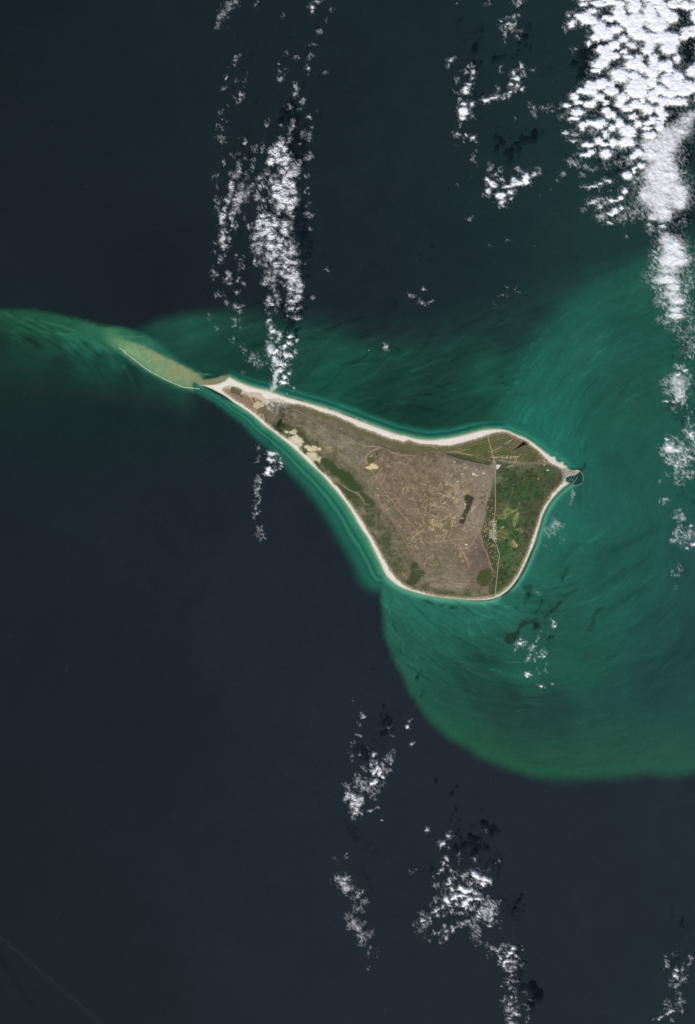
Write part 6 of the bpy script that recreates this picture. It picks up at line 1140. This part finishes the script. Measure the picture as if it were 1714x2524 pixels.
CST = 1.5
CWIN = [(1370, -60, 1770, 700), (1536, 700, 1760, 1460), (1085, -20, 1370, 610), (495, -20, 830, 1020), (600, 1080, 720, 1350), (780, 1615, 1060, 2060), (780, 2060, 960, 2420), (960, 2020, 1262, 2330), (1160, 2330, 1400, 2660), (1590, 2330, 1720, 2540), (1225, 1460, 1420, 1720), (1340, 1200, 1420, 1360), (920, 640, 1330, 880), (1300, 1440, 1340, 1480)]
used_px = np.zeros(1, int)
NC = len(INFO)
pieces = {i: [] for i in range(NC)}
for wi, (x0, y0, x1, y1) in enumerate(CWIN):
    g = Grid(np.arange(x0, x1, CST), np.arange(y0, y1, CST))
    gx, gy = g.X, g.Y
    a1 = fbm(gx / 19, gy / 19, 3, 401); a2 = fbm(gx / 19, gy / 19, 3, 411)
    b1 = fbm(gx / 6.5, gy / 6.5, 3, 421, 0.6); b2 = fbm(gx / 6.5, gy / 6.5, 3, 431, 0.6)
    d1 = fbm(gx / 2.6, gy / 2.6, 2, 423); d2 = fbm(gx / 2.6, gy / 2.6, 2, 433)
    qx = gx + 5.0 * a1 + 3.4 * b1 + 1.0 * d1; qy = gy + 5.0 * a2 + 3.4 * b2 + 1.0 * d2
    E = {t: np.zeros(g.shape) for t in 'cpsw'}
    vx = gx + 9.0 * a1 + 6.0 * b1 + 1.6 * d1; vy = gy + 9.0 * a2 + 6.0 * b2 + 1.6 * d2
    dome = np.zeros(g.shape); Ev = np.zeros(g.shape)
    best = np.zeros(g.shape); cid = np.full(g.shape, -1)
    for (bx, by, rx, ry, de, ty, ro, k_) in CLOUDS:
        if bx + rx < x0 or bx - rx > x1 or by + ry < y0 or by - ry > y1: continue
        rm = max(rx, ry) * 2.0 + 16
        w = g.win(bx - rm, by - rm, bx + rm, by + rm)
        if gx[w].size == 0: continue
        gr_ = ((1.55 if by < 230 else 1.36) if wi == 0 else 1.10) if ty in 'cs' else 1.12
        rx_, ry_ = rx * gr_ + 0.8, ry * gr_ + 0.8
        dx, dy = (vx[w] - bx, vy[w] - by) if ty == 'w' else (qx[w] - bx, qy[w] - by)
        if ty == 's': ry_ *= 1.22; rx_ *= 1.05
        if ro: dx, dy = dx * math.cos(ro) + dy * math.sin(ro), -dx * math.sin(ro) + dy * math.cos(ro)
        r_ = np.hypot(dx / rx_, dy / ry_)
        e = de * (1 - sm(0.2, 1.2, r_) if ty in 'cp' else (1 - sm(0.0, 1.3, r_) if ty == 's' else 1 - sm(0.0, 1.55, r_)))
        if ty in 'cp': dome[w] = np.maximum(dome[w], de ** 0.5 * np.sqrt(np.clip(1 - (r_ / 1.15) ** 2, 0, 1)) * min(1.25, (min(rx_, ry_) / 11) ** 0.6))
        Ev[w] = np.maximum(Ev[w], de * (1 - sm(0.3, 1.75, np.hypot((vx[w] - bx) / (rx_ + 2), (vy[w] - by) / (ry_ + 2)))))
        E[ty][w] += e ** (4.5 if ty == 's' else 2.4)
        up_ = e > best[w]
        best[w] = np.where(up_, e, best[w]); cid[w] = np.where(up_, k_, cid[w])
    for t in E: E[t] = np.minimum(E[t] ** (1 / (4.5 if t == 's' else 2.4)), 1.25)
    if best.max() < 0.03: continue
    n7 = fbm(gx / 8, gy / 8, 4, 441); n3 = fbm(gx / 3.6, gy / 3.6, 2, 451)
    w1, w2 = worley((gx + 2.5 * b1) / 13, (gy + 2.5 * b2) / 11, 461); bil = np.clip(1.05 - 1.25 * w1, 0, 1)
    p1, p2 = worley((gx + 1.6 * n3) / 5.4, (gy + 1.6 * n7) / 4.9, 471); bip = np.clip(1.1 - 1.3 * p1, 0, 1)
    q1, q2 = worley((gx + 2 * n3) / 6.5, (gy + 2 * n3) / 6, 481); biq = np.clip(1.05 - 1.25 * q1, 0, 1)
    fu = gx * 0.6 + gy * 0.8; fv = -gx * 0.8 + gy * 0.6
    fib = fbm((fu + 3 * a1) / 13, (fv + 4 * a2) / 4.2, 4, 491)
    bank = (wi == 0)
    lo = fbm(gx / 24, gy / 24, 3, 443)
    # puffy: ragged outline, body grading from thin grey to thick white
    covc = E['c'] + 0.36 * n7 + 0.22 * n3 + 0.16 * (bil - 0.5) - 0.06 + (0.10 * (dome - 0.55) if bank else 0)
    thick = np.clip(0.74 + 0.30 * (E['c'] - 0.6) + 0.26 * lo + 0.34 * (dome - 0.5) + 0.10 * (bil - 0.45) + (0.12 if wi == 0 else -0.06), 0.30, 1)
    ac = sm(0.06, 0.72, covc) * np.clip(0.16 + 1.0 * E['c'], 0, 1) * thick * sm(0.02, 0.14, E['c'])
    # small-celled: bright beads with dark seams
    covp = np.minimum(E['p'], 0.95) + 0.54 * (bip - 0.50) + 0.26 * n7 + 0.18 * n3 + 0.03
    tp = np.clip(0.72 + 0.34 * lo + 0.36 * (bip - 0.45) + 0.15 * n3, 0.22, 0.97)
    ap = sm(0.12, 0.86, covp) * np.clip(0.12 + 0.95 * E['p'], 0, 1) * tp * sm(0.02, 0.14, E['p'])
    as_ = np.clip(sm(0.02, 0.86, E['s'] + 0.46 * (0.6 * n7 + 0.6 * fib) * (1.25 - E['s']) + 0.12 * n3) * (0.30 + 0.60 * np.minimum(E['s'], 1) + 0.12 * lo + 0.08 * n7 + 0.10 * fib), 0, 0.97) * sm(0.02, 0.12, E['s'])
    rdg = 1 - np.abs(fbm((gx + 4 * a1) / 9, (gy + 4 * a2) / 9, 3, 495)) * 2.2
    aw = np.clip(E['w'] * (0.12 + 1.15 * sm(-0.35, 0.8, fib + 0.5 * n7 + 0.3 * n3) + 0.16 * sm(0.45, 1.0, rdg)) * 0.80 - 0.015, 0, 0.8) * sm(0.0, 0.16, E['w'])
    # eye-soft edges: thin cloud fades slowly, with a loose veil round the clumps
    ac, ap, as_, aw = ac ** 1.5, ap ** 1.3, as_ ** 1.35, (1.2 * aw) ** 1.12
    veil = 0.155 * np.clip(Ev, 0, 1) * sm(-0.35, 0.6, fib + 0.4 * n7) * (1.3 if bank else 1.0) + 0.24 * np.clip(E['p'], 0, 1) * sm(-0.5, 0.5, n7 + 0.5 * lo)
    al = np.maximum.reduce([ac, ap, as_, aw, veil]); al = np.clip(al, 0, 1)
    hc = ac * (40 + 135 * dome + np.sqrt(np.clip(E['c'], 0, 1.2)) * (20 * bil + 10 * biq + 10 * n7 + 4 * n3))
    hp = ap * (30 + np.sqrt(np.clip(E['p'], 0, 1.2)) * (25 + 75 * bip + 20 * n7 + 10 * n3))
    hs = as_ * (90 + 42 * lo + 12 * n7 + 3 * n3 + 14 * bil)
    hw = aw * (40 + 40 * fib + 14 * n3)
    hh = np.maximum.reduce([hc, hp, hs, hw])
    on = al > 0.028
    fo = on[:-1, :-1] | on[1:, :-1] | on[:-1, 1:] | on[1:, 1:]
    id4 = np.where(cid < 0, -1, cid)
    fid = np.maximum.reduce([np.where(on[a, b], id4[a, b], -1) for a, b in ((slice(None, -1), slice(None, -1)), (slice(1, None), slice(None, -1)), (slice(None, -1), slice(1, None)), (slice(1, None), slice(1, None)))])
    top_z = BASE + np.maximum(hh, 0)
    bot_z = BASE - 0.30 * np.maximum(hh, 0) - 6 * on
    edge_ = ~on
    kz = (CAM_H - BASE - 60) / CAM_H
    wxp, wyp = wx(gx) * kz, wy(gy) * kz
    nV = gx.size
    VT = np.stack([wxp, wyp, np.where(edge_, BASE, top_z)], -1).reshape(-1, 3)
    VB = np.stack([wxp, wyp, np.where(edge_, BASE, bot_z)], -1).reshape(-1, 3)
    VV = np.concatenate([VT, VB]); AA = np.concatenate([np.where(on, al, 0).ravel(), np.where(on, al * 0.30, 0).ravel()])
    idx = np.arange(nV).reshape(g.shape)
    bidx = np.where(edge_, idx, idx + nV)
    tq = np.stack([idx[1:, :-1], idx[1:, 1:], idx[:-1, 1:], idx[:-1, :-1]], -1)
    bq = np.stack([bidx[:-1, :-1], bidx[:-1, 1:], bidx[1:, 1:], bidx[1:, :-1]], -1)
    for k_ in np.unique(fid[fo]):
        if k_ < 0: continue
        m_ = fo & (fid == k_)
        F = np.concatenate([tq[m_], bq[m_]])
        used, inv = np.unique(F, return_inverse=True)
        pieces[k_].append((VV[used], AA[used], inv.reshape(F.shape)))
done = []
for k_, pc in pieces.items():
    if not pc: continue
    off = 0; vs, as__, fs = [], [], []
    for v_, a_, f_ in pc:
        vs.append(v_); as__.append(a_); fs.append(f_ + off); off += len(v_)
    v_ = np.concatenate(vs); a_ = np.concatenate(as__); f_ = np.concatenate(fs)
    if len(f_) < 4 or a_.max() < 0.06: continue
    px_, py_ = v_[:, 0] / S + CX, CY - v_[:, 1] / S
    seen = (a_ * ((px_ > 8) & (px_ < 1706) & (py_ > 8) & (py_ < 2516))).sum()
    done.append((seen, k_, v_, a_, f_))
done.sort(key=lambda d: -d[0])
rest = done[296:] + [d for d in done[:296] if d[0] <= 0]
for seen, k_, v_, a_, f_ in done[:296]:
    if seen <= 0: continue
    c0 = np.array([v_[:, 0].mean(), v_[:, 1].mean(), BASE])
    lb, gr = INFO[k_]
    tag(ob('cloud', np_mesh('cloud', v_ - c0, f_, {'cover': a_}), CM, None, tuple(c0)), lb, 'cloud', gr)
off = 0; vs, as__, fs = [], [], []
for seen, k_, v_, a_, f_ in rest:
    vs.append(v_); as__.append(a_); fs.append(f_ + off); off += len(v_)
tag(ob('cloud_flecks', np_mesh('cloud_flecks', np.concatenate(vs), np.concatenate(fs), {'cover': np.concatenate(as__)}), CM), 'smallest faint flecks of cloud scattered around the larger clouds', None, None, 'stuff')
print('clouds', len(done))
